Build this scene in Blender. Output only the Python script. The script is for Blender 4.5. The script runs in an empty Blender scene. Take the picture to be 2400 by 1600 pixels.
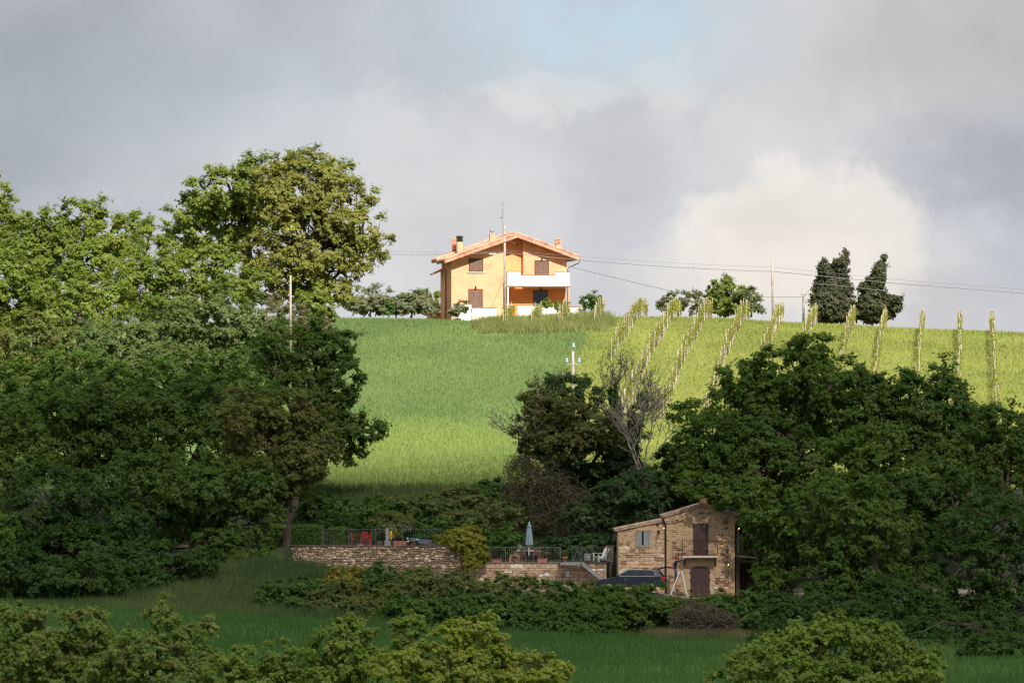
import bpy, bmesh, math, random
import numpy as np
from mathutils import Vector, Matrix
random.seed(7)
R = np.random.default_rng(11)
SC = bpy.context.scene
COL = SC.collection
# ------------------------------------------------------------------ camera
FPX, HORIZON = 16000.0, 1150.0            # focal length and horizon row for a 2400 x 1600 frame
cam_d = bpy.data.cameras.new('camera'); cam = bpy.data.objects.new('camera', cam_d); COL.objects.link(cam)
cam.location = (0, 0, 0); cam.rotation_euler = (math.radians(90), 0, 0)
cam_d.sensor_width = 36; cam_d.lens = 36 * FPX / 2400
cam_d.shift_y = (HORIZON - 800) / 2400
cam_d.clip_start = 1; cam_d.clip_end = 9000
SC.camera = cam
# ------------------------------------------------------------------ sky
SUN_EL, SUN_AZ = math.radians(42), math.radians(18)     # azimuth measured to the right of straight behind the camera
SDIR = Vector((math.sin(SUN_AZ) * math.cos(SUN_EL), -math.cos(SUN_AZ) * math.cos(SUN_EL), math.sin(SUN_EL)))
W = bpy.data.worlds.new('World'); SC.world = W; W.use_nodes = True
nt = W.node_tree; N = nt.nodes; L = nt.links
N.clear()
def nd(tree, typ, **kw):
    n = tree.nodes.new(typ)
    for k, v in kw.items(): setattr(n, k, v)
    return n
def mth(tree, op, a, b=None, c=None, clamp=False):
    n = nd(tree, 'ShaderNodeMath', operation=op, use_clamp=clamp)
    for i, v in enumerate((a, b, c)):
        if v is None: continue
        if isinstance(v, (int, float)): n.inputs[i].default_value = v
        else: tree.links.new(v, n.inputs[i])
    return n.outputs[0]
def mixc(tree, f, a, b):
    n = nd(tree, 'ShaderNodeMix', data_type='RGBA')
    for i, v in ((0, f), (6, a), (7, b)):
        if isinstance(v, (int, float)): n.inputs[i].default_value = v
        elif isinstance(v, tuple): n.inputs[i].default_value = (*v[:3], 1)
        else: tree.links.new(v, n.inputs[i])
    return n.outputs[2]
def mrange(tree, v, a, b, lo=0.0, hi=1.0, smooth=True):
    n = nd(tree, 'ShaderNodeMapRange', interpolation_type='SMOOTHSTEP' if smooth else 'LINEAR')
    tree.links.new(v, n.inputs[0])
    for i, x in enumerate((a, b, lo, hi)): n.inputs[1 + i].default_value = x
    return n.outputs[0]
sky = nd(nt, 'ShaderNodeTexSky', sky_type='NISHITA', sun_disc=False)
sky.sun_elevation = SUN_EL; sky.sun_rotation = math.pi - SUN_AZ
sky.air_density = 1.0; sky.dust_density = 0.3; sky.ozone_density = 3.0
tc = nd(nt, 'ShaderNodeTexCoord')
def noise(tree, vec, scale, detail=5, rough=0.55, dist=0.0, stretch=None):
    if stretch:
        m = nd(tree, 'ShaderNodeMapping'); m.inputs['Scale'].default_value = stretch
        tree.links.new(vec, m.inputs[0]); vec = m.outputs[0]
    n = nd(tree, 'ShaderNodeTexNoise'); n.inputs['Scale'].default_value = scale
    n.inputs['Detail'].default_value = detail; n.inputs['Roughness'].default_value = rough
    n.inputs['Distortion'].default_value = dist
    tree.links.new(vec, n.inputs['Vector'])
    return n
GEN = tc.outputs['Generated']
n_big = noise(nt, GEN, 17, 6, 0.5, 0.25, (1, 1, 1.25))
n_mid = noise(nt, GEN, 60, 6, 0.56, 0.3, (1, 1, 1.2))
n_wrp = noise(nt, GEN, 70, 9, 0.6)
# direction displaced by noise so that cloud borders are ragged
wv = nd(nt, 'ShaderNodeVectorMath', operation='SUBTRACT'); L.new(n_wrp.outputs['Color'], wv.inputs[0]); wv.inputs[1].default_value = (.5, .5, .5)
ws = nd(nt, 'ShaderNodeVectorMath', operation='SCALE'); L.new(wv.outputs[0], ws.inputs[0]); ws.inputs[3].default_value = 0.019
wa = nd(nt, 'ShaderNodeVectorMath', operation='ADD'); L.new(GEN, wa.inputs[0]); L.new(ws.outputs[0], wa.inputs[1])
def bank(px, py, rx, ry, soft=0.55):
    """a cloud bank (or a gap) standing in that part of the sky: 1 inside, 0 outside"""
    c = Vector(((px - 1200) / FPX, 1, (HORIZON - py) / FPX)).normalized()
    s = nd(nt, 'ShaderNodeVectorMath', operation='SUBTRACT'); L.new(wa.outputs[0], s.inputs[0]); s.inputs[1].default_value = c
    m = nd(nt, 'ShaderNodeVectorMath', operation='MULTIPLY'); L.new(s.outputs[0], m.inputs[0]); m.inputs[1].default_value = (FPX / rx, FPX / rx, FPX / ry)
    l = nd(nt, 'ShaderNodeVectorMath', operation='LENGTH'); L.new(m.outputs[0], l.inputs[0])
    return mrange(nt, l.outputs['Value'], 1.0 + soft, 1.0 - soft)
SKYK = 0.5
def sc_(r, g, b): return tuple(((c / 255) ** 2.2) * SKYK for c in (r, g, b))
col = mixc(nt, mrange(nt, n_big.outputs['Fac'], .34, .66), sc_(186, 192, 201), sc_(217, 217, 219))
col = mixc(nt, mth(nt, 'MULTIPLY', bank(120, 150, 640, 300, .9), .8), col, sc_(158, 165, 174))
col = mixc(nt, mth(nt, 'MULTIPLY', bank(1150, 480, 640, 260, .7), .8), col, sc_(217, 217, 219))
col = mixc(nt, mth(nt, 'MULTIPLY', bank(2000, 120, 520, 210, .6), .6), col, sc_(206, 204, 205))
col = mixc(nt, mth(nt, 'MULTIPLY', bank(2380, 400, 300, 90, .8), .8), col, sc_(170, 174, 185))
col = mixc(nt, mth(nt, 'MULTIPLY', bank(1480, 420, 130, 260, .8), .45), col, sc_(184, 187, 198))
col = mixc(nt, mth(nt, 'MULTIPLY', bank(1900, 560, 310, 175, .16), .82), col, sc_(238, 232, 224))
col = mixc(nt, mth(nt, 'MULTIPLY', bank(1780, 470, 150, 75, .25), .5), col, sc_(236, 231, 224))
col = mixc(nt, mth(nt, 'MULTIPLY', bank(2020, 620, 200, 90, .3), .45), col, sc_(240, 234, 225))
col = mixc(nt, mth(nt, 'MULTIPLY', bank(1800, 660, 260, 90, .6), .6), col, sc_(240, 232, 221))
col = mixc(nt, mth(nt, 'MULTIPLY', bank(1290, 225, 170, 40, .5), .7), col, sc_(226, 224, 223))
col = mixc(nt, mth(nt, 'MULTIPLY', bank(1560, 190, 90, 60, .5), .6), col, sc_(226, 223, 221))
col = mixc(nt, mth(nt, 'MULTIPLY', bank(900, 270, 150, 60, .6), .5), col, sc_(220, 219, 220))
col = mixc(nt, mth(nt, 'MULTIPLY', bank(2300, 730, 200, 80, .7), .5), col, sc_(205, 203, 205))
col = mixc(nt, mth(nt, 'MULTIPLY', bank(2420, 20, 420, 220, .9), .6), col, sc_(178, 177, 178))
# finer relief inside the clouds
fine = mrange(nt, n_mid.outputs['Fac'], .3, .72, 0.93, 1.045)
hs = nd(nt, 'ShaderNodeVectorMath', operation='SCALE'); L.new(col, hs.inputs[0]); L.new(fine, hs.inputs[3])
# gaps through which the blue sky shows
gap = mth(nt, 'MAXIMUM', mth(nt, 'MULTIPLY', bank(1400, 60, 360, 130, .9), .92), mth(nt, 'MULTIPLY', bank(560, 260, 330, 130, 1.0), .32))
gap = mth(nt, 'MAXIMUM', gap, mrange(nt, n_big.outputs['Fac'], .33, .2, 0, .7))
gap = mth(nt, 'MULTIPLY', gap, mrange(nt, n_mid.outputs['Fac'], .7, .35, .35, 1))
tint = nd(nt, 'ShaderNodeVectorMath', operation='MULTIPLY'); L.new(sky.outputs[0], tint.inputs[0]); tint.inputs[1].default_value = (.93, .92, 1.02)
bg_sky = nd(nt, 'ShaderNodeBackground'); L.new(tint.outputs[0], bg_sky.inputs[0]); bg_sky.inputs[1].default_value = 0.05
bg_cl = nd(nt, 'ShaderNodeBackground'); L.new(hs.outputs[0], bg_cl.inputs[0]); bg_cl.inputs[1].default_value = 1.0
mx = nd(nt, 'ShaderNodeMixShader'); L.new(gap, mx.inputs[0]); L.new(bg_cl.outputs[0], mx.inputs[1]); L.new(bg_sky.outputs[0], mx.inputs[2])
wo = nd(nt, 'ShaderNodeOutputWorld'); L.new(mx.outputs[0], wo.inputs[0])
sd = bpy.data.lights.new('sun', 'SUN'); sun = bpy.data.objects.new('sun', sd); COL.objects.link(sun)
sd.energy = 4.6; sd.angle = math.radians(0.55); sd.color = (1.0, 0.93, 0.82)
sun.rotation_euler = SDIR.to_track_quat('Z', 'Y').to_euler(); sun.location = (200, -300, 400)
vs = SC.view_settings; vs.view_transform = 'Standard'; vs.look = 'None'; vs.exposure = 1.0; vs.gamma = 1.0
try: vs.use_curve_mapping = False
except Exception: pass
try:
    SC.cycles.max_bounces = 10; SC.cycles.diffuse_bounces = 6; SC.cycles.transmission_bounces = 6; SC.cycles.glossy_bounces = 2
    SC.cycles.use_denoising = True; SC.cycles.use_adaptive_sampling = True
    SC.cycles.pixel_filter_type = 'BLACKMAN_HARRIS'; SC.cycles.filter_width = 1.35
except Exception: pass

# ------------------------------------------------------------------ helpers
def P(px, py, Y): return Vector(((px - 1200) * Y / FPX, Y, (HORIZON - py) * Y / FPX))
def PX(px, Y): return (px - 1200) * Y / FPX
def PZ(py, Y): return (HORIZON - py) * Y / FPX
def tag(o, label=None, cat=None, group=None, kind=None):
    if label: o['label'] = label
    if cat: o['category'] = cat
    if group: o['group'] = group
    if kind: o['kind'] = kind
    return o
def thing(name, label, cat, loc=(0, 0, 0), rz=0.0, group=None):
    o = bpy.data.objects.new(name, None); COL.objects.link(o); o.location = loc; o.rotation_euler = (0, 0, rz)
    o.empty_display_size = .2
    return tag(o, label, cat, group, 'thing')
def link(name, me, parent=None, loc=None):
    o = bpy.data.objects.new(name, me); COL.objects.link(o)
    if parent is not None: o.parent = parent
    if loc is not None: o.location = loc
    return o
def np_mesh(name, V, F, mat, smooth=False):
    """V (n,3), F (m,k) with one face size"""
    me = bpy.data.meshes.new(name)
    V = np.ascontiguousarray(V, dtype=np.float32); F = np.ascontiguousarray(F, dtype=np.int32)
    k = F.shape[1]
    me.vertices.add(len(V)); me.vertices.foreach_set('co', V.ravel())
    me.loops.add(F.size); me.loops.foreach_set('vertex_index', F.ravel())
    me.polygons.add(len(F)); me.polygons.foreach_set('loop_start', np.arange(0, F.size, k, dtype=np.int32))
    if smooth: me.polygons.foreach_set('use_smooth', np.ones(len(F), dtype=bool))
    me.update(calc_edges=True)
    if mat: me.materials.append(mat)
    return me
class MB:
    def __init__(s): s.v = []; s.f = []
    def add(s, V, F):
        b = len(s.v); s.v += [tuple(v) for v in V]; s.f += [tuple(i + b for i in f) for f in F]; return s
    def box(s, x0, x1, y0, y1, z0, z1):
        V = [(x, y, z) for z in (z0, z1) for y in (y0, y1) for x in (x0, x1)]
        return s.add(V, [(0, 2, 3, 1), (4, 5, 7, 6), (0, 1, 5, 4), (2, 6, 7, 3), (0, 4, 6, 2), (1, 3, 7, 5)])
    def prism(s, poly, y0, y1):
        """poly: (x, z) points counter-clockwise seen from the front (-y)"""
        n = len(poly); V = [(x, y0, z) for x, z in poly] + [(x, y1, z) for x, z in poly]
        F = [tuple(range(n)), tuple(range(2 * n - 1, n - 1, -1))] + [(i, i + n, (i + 1) % n + n, (i + 1) % n) for i in range(n)]
        return s.add(V, F)
    def beam(s, p, q, w, h=None, up=(0, 0, 1)):
        p, q = Vector(p), Vector(q); h = h or w; t = (q - p).normalized(); u = Vector(up)
        if abs(t.dot(u)) > .95: u = Vector((0, 1, 0))
        a = t.cross(u).normalized() * w / 2; b = a.cross(t).normalized() * h / 2
        V = [c + i * a + j * b for c in (p, q) for i, j in ((-1, -1), (1, -1), (1, 1), (-1, 1))]
        return s.add(V, [(0, 1, 2, 3), (7, 6, 5, 4), (0, 4, 5, 1), (1, 5, 6, 2), (2, 6, 7, 3), (3, 7, 4, 0)])
    def tube(s, pts, r, sides=6, cap=True):
        pts = [Vector(p) for p in pts]; n = len(pts); rs = r if isinstance(r, (list, tuple)) else [r] * n; V = []; F = []
        for i, p in enumerate(pts):
            t = (pts[min(i + 1, n - 1)] - pts[max(i - 1, 0)]).normalized()
            u = Vector((0, 0, 1)) if abs(t.z) < .9 else Vector((1, 0, 0))
            a = t.cross(u).normalized(); b = a.cross(t).normalized()
            for k in range(sides):
                th = 2 * math.pi * k / sides; V.append(p + rs[i] * (math.cos(th) * a + math.sin(th) * b))
        for i in range(n - 1):
            for k in range(sides):
                k2 = (k + 1) % sides; F.append((i * sides + k, i * sides + k2, (i + 1) * sides + k2, (i + 1) * sides + k))
        if cap: F += [tuple(range(sides - 1, -1, -1)), tuple(range((n - 1) * sides, n * sides))]
        return s.add(V, F)
    def lathe(s, prof, cx=0, cy=0, cz=0, sides=14):
        V = [(cx + r * math.cos(2 * math.pi * k / sides), cy + r * math.sin(2 * math.pi * k / sides), cz + z) for r, z in prof for k in range(sides)]
        F = [(i * sides + k, i * sides + (k + 1) % sides, (i + 1) * sides + (k + 1) % sides, (i + 1) * sides + k) for i in range(len(prof) - 1) for k in range(sides)]
        F += [tuple(range(sides - 1, -1, -1)), tuple(range((len(prof) - 1) * sides, len(prof) * sides))]
        return s.add(V, F)
    def ball(s, c, r, su=8, sv=6, sq=(1, 1, 1)):
        V = []; F = []
        for i in range(sv + 1):
            ph = math.pi * i / sv
            for k in range(su):
                th = 2 * math.pi * k / su
                V.append((c[0] + r * sq[0] * math.sin(ph) * math.cos(th), c[1] + r * sq[1] * math.sin(ph) * math.sin(th), c[2] - r * sq[2] * math.cos(ph)))
        for i in range(sv):
            for k in range(su):
                k2 = (k + 1) % su; F.append((i * su + k, i * su + k2, (i + 1) * su + k2, (i + 1) * su + k))
        return s.add(V, F)
    def mesh(s, name, mat, smooth=False):
        me = bpy.data.meshes.new(name); me.from_pydata([tuple(v) for v in s.v], [], s.f); me.update()
        if smooth:
            for p in me.polygons: p.use_smooth = True
        if mat: me.materials.append(mat)
        return me
    def build(s, name, mat, parent=None, smooth=False, kind=None):
        o = link(name, s.mesh(name, mat, smooth), parent)
        if kind: o['kind'] = kind
        return o
# ------------------------------------------------------------------ materials
def new_mat(name):
    m = bpy.data.materials.new(name); m.use_nodes = True; m.node_tree.nodes.clear(); return m, m.node_tree
def mat(name, c, rough=.7, var=.12, scale=6.0, bump=0.0, metal=0.0, spec=.3, per_obj=0.0, c2=None, emit=None):
    """plain surface with cloudy wear: colour c varies towards c2 (or darker) by noise, optionally a shift per object"""
    m, t = new_mat(name); g = nd(t, 'ShaderNodeNewGeometry')
    no = noise(t, g.outputs['Position'], scale, 5, .6); no2 = noise(t, g.outputs['Position'], scale * 6.3, 3, .6)
    f = mth(t, 'ADD', mth(t, 'MULTIPLY', no.outputs['Fac'], .7), mth(t, 'MULTIPLY', no2.outputs['Fac'], .3))
    lo = c2 if c2 else tuple(x * (1 - 2.2 * var) for x in c); hi = tuple(min(1, x * (1 + var)) for x in c)
    colr = mixc(t, mrange(t, f, .36, .62), lo, hi)
    if per_obj:
        oi = nd(t, 'ShaderNodeObjectInfo')
        hsv = nd(t, 'ShaderNodeHueSaturation')
        L2 = t.links; L2.new(colr, hsv.inputs['Color'])
        L2.new(mrange(t, oi.outputs['Random'], 0, 1, 1 - per_obj, 1 + per_obj, False), hsv.inputs['Value'])
        r2 = mth(t, 'FRACT', mth(t, 'MULTIPLY', oi.outputs['Random'], 17.3))
        L2.new(mrange(t, r2, 0, 1, 1 - per_obj * .8, 1 + per_obj * .6, False), hsv.inputs['Saturation'])
        r3 = mth(t, 'FRACT', mth(t, 'MULTIPLY', oi.outputs['Random'], 41.7))
        L2.new(mrange(t, r3, 0, 1, .5 - per_obj * .04, .5 + per_obj * .03, False), hsv.inputs['Hue'])
        colr = hsv.outputs[0]
    b = nd(t, 'ShaderNodeBsdfPrincipled'); t.links.new(colr, b.inputs['Base Color'])
    b.inputs['Roughness'].default_value = rough; b.inputs['Metallic'].default_value = metal
    b.inputs['Specular IOR Level'].default_value = spec
    if emit: b.inputs['Emission Color'].default_value = (*emit[0], 1); b.inputs['Emission Strength'].default_value = emit[1]
    if bump:
        bp = nd(t, 'ShaderNodeBump'); bp.inputs['Strength'].default_value = bump; bp.inputs['Distance'].default_value = .03
        t.links.new(f, bp.inputs['Height']); t.links.new(bp.outputs[0], b.inputs['Normal'])
    o = nd(t, 'ShaderNodeOutputMaterial'); t.links.new(b.outputs[0], o.inputs[0])
    return m
def leaf_mat(name, dark, light, accent=None, acc=.12, trans=.5, patch=.25, gloss=.012):
    """foliage: every leaf its own tone, larger branches drift between the two tones, some leaves of an accent colour"""
    m, t = new_mat(name); g = nd(t, 'ShaderNodeNewGeometry')
    no = noise(t, g.outputs['Position'], patch, 3, .6)
    f = mth(t, 'ADD', mth(t, 'MULTIPLY', mrange(t, no.outputs['Fac'], .3, .7), .62), mth(t, 'MULTIPLY', g.outputs['Random Per Island'], .38))
    c = mixc(t, f, dark, light)
    if accent:
        a2 = noise(t, g.outputs['Position'], patch * 1.7, 3, .6)
        r = mth(t, 'FRACT', mth(t, 'MULTIPLY', g.outputs['Random Per Island'], 13.7))
        sel = mth(t, 'LESS_THAN', r, mrange(t, a2.outputs['Fac'], .42, .7, acc * .3, acc * 3.2))
        c = mixc(t, sel, c, accent)
    d = nd(t, 'ShaderNodeBsdfDiffuse'); t.links.new(c, d.inputs[0])
    tr = nd(t, 'ShaderNodeBsdfTranslucent'); warm = mixc(t, .35, c, tuple(min(1, x * y) for x, y in zip(light, (1.5, 1.4, .6)))); t.links.new(warm, tr.inputs[0])
    m1 = nd(t, 'ShaderNodeMixShader'); m1.inputs[0].default_value = trans; t.links.new(d.outputs[0], m1.inputs[1]); t.links.new(tr.outputs[0], m1.inputs[2])
    gl = nd(t, 'ShaderNodeBsdfGlossy'); gl.inputs['Roughness'].default_value = .45; gl.inputs[0].default_value = (.8, .85, .8, 1)
    m2 = nd(t, 'ShaderNodeMixShader'); m2.inputs[0].default_value = gloss; t.links.new(m1.outputs[0], m2.inputs[1]); t.links.new(gl.outputs[0], m2.inputs[2])
    o = nd(t, 'ShaderNodeOutputMaterial'); t.links.new(m2.outputs[0], o.inputs[0])
    return m
M = {}
# ------------------------------------------------------------------ terrain
def sm(x, a, b):
    t = np.clip((x - a) / (b - a), 0, 1); return t * t * (3 - 2 * t)
def yard_z(X): return np.interp(X, [-60, -32, -23, -18.5, -15.7, -11, -8, -3, 3, 9, 12, 60], [-7.2, -7.0, -5.6, -4.9, -4.65, -5.25, -5.8, -6.4, -6.65, -6.7, -7.1, -6.6])
def terr_z(X): return np.where(X < -2.9, -3.74, np.where(X < 6.05, -4.86, -7.0))
def ground(X, Y):
    X = np.asarray(X, float); Y = np.asarray(Y, float)
    low = np.interp(Y, [-60, 0, 40, 100, 180, 240, 300], [-1.0, -1.75, -3.2, -6.6, -9.9, -10.0, -9.8])
    side = np.interp(X, [-60, -30, -16, -3, 9, 20, 60], [-7.2, -7.5, -8.0, -8.9, -9.4, -9.6, -9.6])
    low = low + (side - low) * sm(Y, 300, 425)
    yz = yard_z(X); z = low + (yz - low) * sm(Y, np.where(X < -4, 434, 441), 453)
    tz = np.where(np.abs(X - (-5)) < 200, terr_z(X), yz)
    tz = np.where(X < -15.2, yz + (tz - yz) * sm(X, -19, -15.2), tz)
    z = np.where(Y > 458.7, yz + (tz - yz) * np.clip((Y - 458.7) / .25, 0, 1), z)
    up = np.interp(Y, [484, 500, 540, 580, 600, 612, 620, 630, 660, 700, 800, 1000, 2500, 6000], [0, 2.2, 7.1, 11.8, 13.8, 14.9, 15.35, 15.6, 15.6, 13.5, 4, -20, -60, -90])
    dx = np.interp(X, [-60, -20, 0, 7.8, 19.5, 31, 47, 90], [-.3, 0, 0, .3, .05, -.45, -1.3, -3])
    up = up + dx * sm(Y, 484, 615)
    up = up + .18 * np.sin(X * .21 + 1.3) * np.sin(Y * .13) * sm(Y, 484, 520)
    bank = tz + (0.0 - tz) * sm(Y, np.where(X > 6.05, 466, 467.5), 485)
    z = np.where(Y > 466, np.where(Y < 485, bank, up), z)
    z = z + np.where((Y < 425), .12 * np.sin(X * .31) * np.sin(Y * .17 + 1), 0)
    return z
def gz(x, y): return float(ground(np.array([x]), np.array([y]))[0])
def coords(segs):
    out = []
    for a, b, st in segs: out += list(np.arange(a, b, st))
    out.append(segs[-1][1]); return np.array(out)
XS = coords([(-900, -120, 60), (-120, -56, 8), (-56, -3.4, .8), (-3.4, -2.4, .25), (-2.4, 5.7, .8), (5.7, 6.5, .2), (6.5, 66, .85), (66, 130, 8), (130, 900, 70)])
YS = coords([(-60, 180, 12), (180, 420, 6), (420, 458, .8), (458, 459.2, .12), (459.2, 486, .7), (486, 640, 1.6), (640, 720, 8), (720, 1000, 40), (1000, 6000, 500)])
GX, GY = np.meshgrid(XS, YS)
GZ = ground(GX, GY)
nx, ny = len(XS), len(YS)
VV = np.stack([GX, GY, GZ], -1).reshape(-1, 3)
ii, jj = np.meshgrid(np.arange(nx - 1), np.arange(ny - 1))
i0 = (jj * nx + ii).ravel()
QQ = np.stack([i0, i0 + 1, i0 + nx + 1, i0 + nx], -1)
cx = (GX[:-1, :-1] + GX[1:, 1:]).ravel() / 2; cy = (GY[:-1, :-1] + GY[1:, 1:]).ravel() / 2
def crop_mat(name, a, b, patch=None, pscale=.06, rows=0.0):
    m, t = new_mat(name); g = nd(t, 'ShaderNodeNewGeometry'); pos = g.outputs['Position']
    n1 = noise(t, pos, pscale, 4, .6, .3, (1, .55, 1)); n2 = noise(t, pos, .45, 4, .6)
    f = mth(t, 'ADD', mth(t, 'MULTIPLY', mrange(t, n1.outputs['Fac'], .34, .66), .55), mth(t, 'MULTIPLY', mrange(t, n2.outputs['Fac'], .3, .7), .25))
    n5 = noise(t, pos, 3.2, 4, .7); f = mth(t, 'ADD', f, mth(t, 'MULTIPLY', g.outputs['Random Per Island'], .22)); f = mth(t, 'ADD', f, mrange(t, n5.outputs['Fac'], .32, .68, -.16, .24))
    c = mixc(t, f, a, b)
    if patch:
        n3 = noise(t, pos, pscale * .8, 3, .55, .4)
        sx = nd(t, 'ShaderNodeSeparateXYZ'); t.links.new(pos, sx.inputs[0])
        dxx = mth(t, 'MULTIPLY', mth(t, 'ADD', sx.outputs[0], patch[1]), 1 / patch[3]); dyy = mth(t, 'MULTIPLY', mth(t, 'SUBTRACT', sx.outputs[1], patch[2]), 1 / patch[4])
        d2 = mth(t, 'ADD', mth(t, 'MULTIPLY', dxx, dxx), mth(t, 'MULTIPLY', dyy, dyy))
        w = mth(t, 'MULTIPLY', mrange(t, d2, 1.6, .1), mrange(t, n3.outputs['Fac'], .3, .6, .25, 1))
        c = mixc(t, mth(t, 'MULTIPLY', w, .6), c, patch[0])
    d = nd(t, 'ShaderNodeBsdfDiffuse'); t.links.new(c, d.inputs[0])
    tr = nd(t, 'ShaderNodeBsdfTranslucent'); t.links.new(c, tr.inputs[0])
    mm = nd(t, 'ShaderNodeMixShader'); mm.inputs[0].default_value = .3
    t.links.new(d.outputs[0], mm.inputs[1]); t.links.new(tr.outputs[0], mm.inputs[2])
    o = nd(t, 'ShaderNodeOutputMaterial'); t.links.new(mm.outputs[0], o.inputs[0]); return m
M['wheat'] = crop_mat('wheat', (.11, .175, .064), (.18, .25, .085), ((.24, .30, .07), 6.0, 503, 9.0, 25), .055)
M['vineyard_grass'] = crop_mat('vineyard_grass', (.17, .205, .052), (.285, .315, .085), None, .07)
M['low_crop'] = crop_mat('low_crop', (.045, .108, .03), (.095, .175, .05), None, .05)
M['long_grass'] = crop_mat('long_grass', (.04, .085, .03), (.13, .175, .065), None, .12)
M['weeds'] = crop_mat('weeds', (.125, .165, .048), (.27, .285, .105), None, .2)
M['dry_weeds'] = crop_mat('dry_weeds', (.075, .08, .035), (.21, .19, .10), None, .3)
M['bank_soil'] = mat('bank_soil', (.05, .06, .03), .95, .3, .5, 0, c2=(.02, .032, .015))
M['yard_gravel'] = mat('yard_gravel', (.30, .25, .19), .95, .2, .9, .3)
M['far_ground'] = mat('far_ground', (.06, .10, .035), .95, .3, .06)
def in_vine(x, y): return x > 6.9 + .066 * (y - 598)
zones = [
    ('lower_field', 'low_crop', (cy < 436) & (cy > 180)),
    ('grassy_bank', 'bank_soil', ((cy >= 436) & (cy < 452)) | ((cy >= 452) & (cy < 468) & (cx < -14.2))),
    ('yard', 'yard_gravel', (cy >= 452) & (cy < 468) & (cx >= -14.2)),
    ('bank', 'bank_soil', (cy >= 468) & (cy < 485)),
    ('hillside_field', 'wheat', (cy >= 485) & (cy < 665) & ~in_vine(cx, cy)),
    ('vineyard_ground', 'vineyard_grass', (cy >= 485) & (cy < 665) & in_vine(cx, cy)),
    ('ground', 'far_ground', (cy <= 180) | (cy >= 665)),
]
for nm, mk, msk in zones:
    q = QQ[msk]; u, inv = np.unique(q, return_inverse=True)
    o = link(nm, np_mesh(nm, VV[u], inv.reshape(q.shape), M[mk], True)); o['kind'] = 'structure'
# pale gravel strip at the foot of the dry stone wall
def patch_mesh(name, pts, mk, dz):
    V = []; F = []
    for i, (x0, x1, y) in enumerate(pts):
        for k in range(5): 
            x = x0 + (x1 - x0) * k / 4; V.append((x, y, gz(x, y) + dz))
    for i in range(len(pts) - 1):
        for k in range(4): a = i * 5 + k; F.append((a, a + 1, a + 6, a + 5))
    o = link(name, np_mesh(name, V, F, M[mk], True)); o['kind'] = 'structure'
M['gravel'] = mat('gravel', (.50, .42, .33), .95, .15, 3, .4)
# ------------------------------------------------------------------ grass as real blades
def blades(name, mk, sampler, n, h, w, lean=.35, hvar=.5, base=None):
    x, y = sampler(n); z = ground(x, y) if base is None else base(x, y)
    n = len(x); yaw = R.uniform(0, math.pi, n); hh = h * (1 + R.uniform(-hvar, hvar, n)); ww = w * R.uniform(.6, 1.4, n)
    la = R.uniform(0, 2 * math.pi, n); ll = hh * lean * R.uniform(0, 1, n)
    dx, dy = np.cos(yaw) * ww / 2, np.sin(yaw) * ww / 2
    V = np.empty((n, 3, 3)); V[:, 0] = np.stack([x - dx, y - dy, z - .05], -1); V[:, 1] = np.stack([x + dx, y + dy, z - .05], -1)
    V[:, 2] = np.stack([x + np.cos(la) * ll, y + np.sin(la) * ll, z + hh], -1)
    F = np.arange(n * 3).reshape(n, 3)
    o = link(name, np_mesh(name, V.reshape(-1, 3), F, M[mk])); o['kind'] = 'stuff'; return o
def rect(x0, x1, y0, y1, keep=None):
    def f(n):
        x = R.uniform(x0, x1, n); y = R.uniform(y0, y1, n)
        if keep is not None: k = keep(x, y); x, y = x[k], y[k]
        return x, y
    return f
blades('wheat_crop', 'wheat', rect(-23, 12, 484.5, 634, lambda x, y: ~in_vine(x + R.normal(size=len(x)) * 1.1, y) & ~((x > -3.3) & (y > 596))), 125000, .24, .085)
blades('vineyard_grass', 'vineyard_grass', rect(3, 56, 486, 640, lambda x, y: in_vine(x + R.normal(size=len(x)) * 1.1, y) & ((x < 20) | (y > 520))), 85000, .22, .11)
def hump(x, y): return ground(x, y)
blades('tall_weeds', 'weeds', rect(-3.6, 9.5, 596, 622, lambda x, y: R.random(len(x)) < np.clip(1.5 - 1.5 * ((np.abs(x - 2.8) / 6.6) ** 3 + (np.abs(y - 609) / 13) ** 3) + .4 * np.sin(x * 1.7) * np.sin(y * .8), 0, 1)), 40000, .58, .08, .8, .8)
blades('lower_crop', 'low_crop', rect(-36, 36, 305, 441, lambda x, y: (np.abs(x) < .076 * y + 1) & ((y < 436) | (x > -6))), 85000, .42, .06)
blades('long_grass', 'long_grass', rect(-34, -4.5, 427, 457.3, lambda x, y: ((y < 451.5) | (x < -16.2)) & (y > 434.5 + 1.2 * np.sin(x * .9) + .8 * np.sin(x * 2.3)) & (R.random(len(x)) < np.clip((-4.5 - x) / 6, 0, 1))), 105000, .43, .055, .5)
blades('dry_grass', 'dry_weeds', rect(8.0, 17, 431, 442, lambda x, y: (R.random(len(x)) < np.clip(1.2 - np.abs((x - 12) / 3.6) ** 2 + .5 * np.sin(x * 3) * np.sin(y * 2), 0, 1))), 22000, .5, .045, .9, .7)
blades('bank_weeds', 'long_grass', rect(-18, 6, 467.5, 486), 30000, .45, .06, .6)
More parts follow.
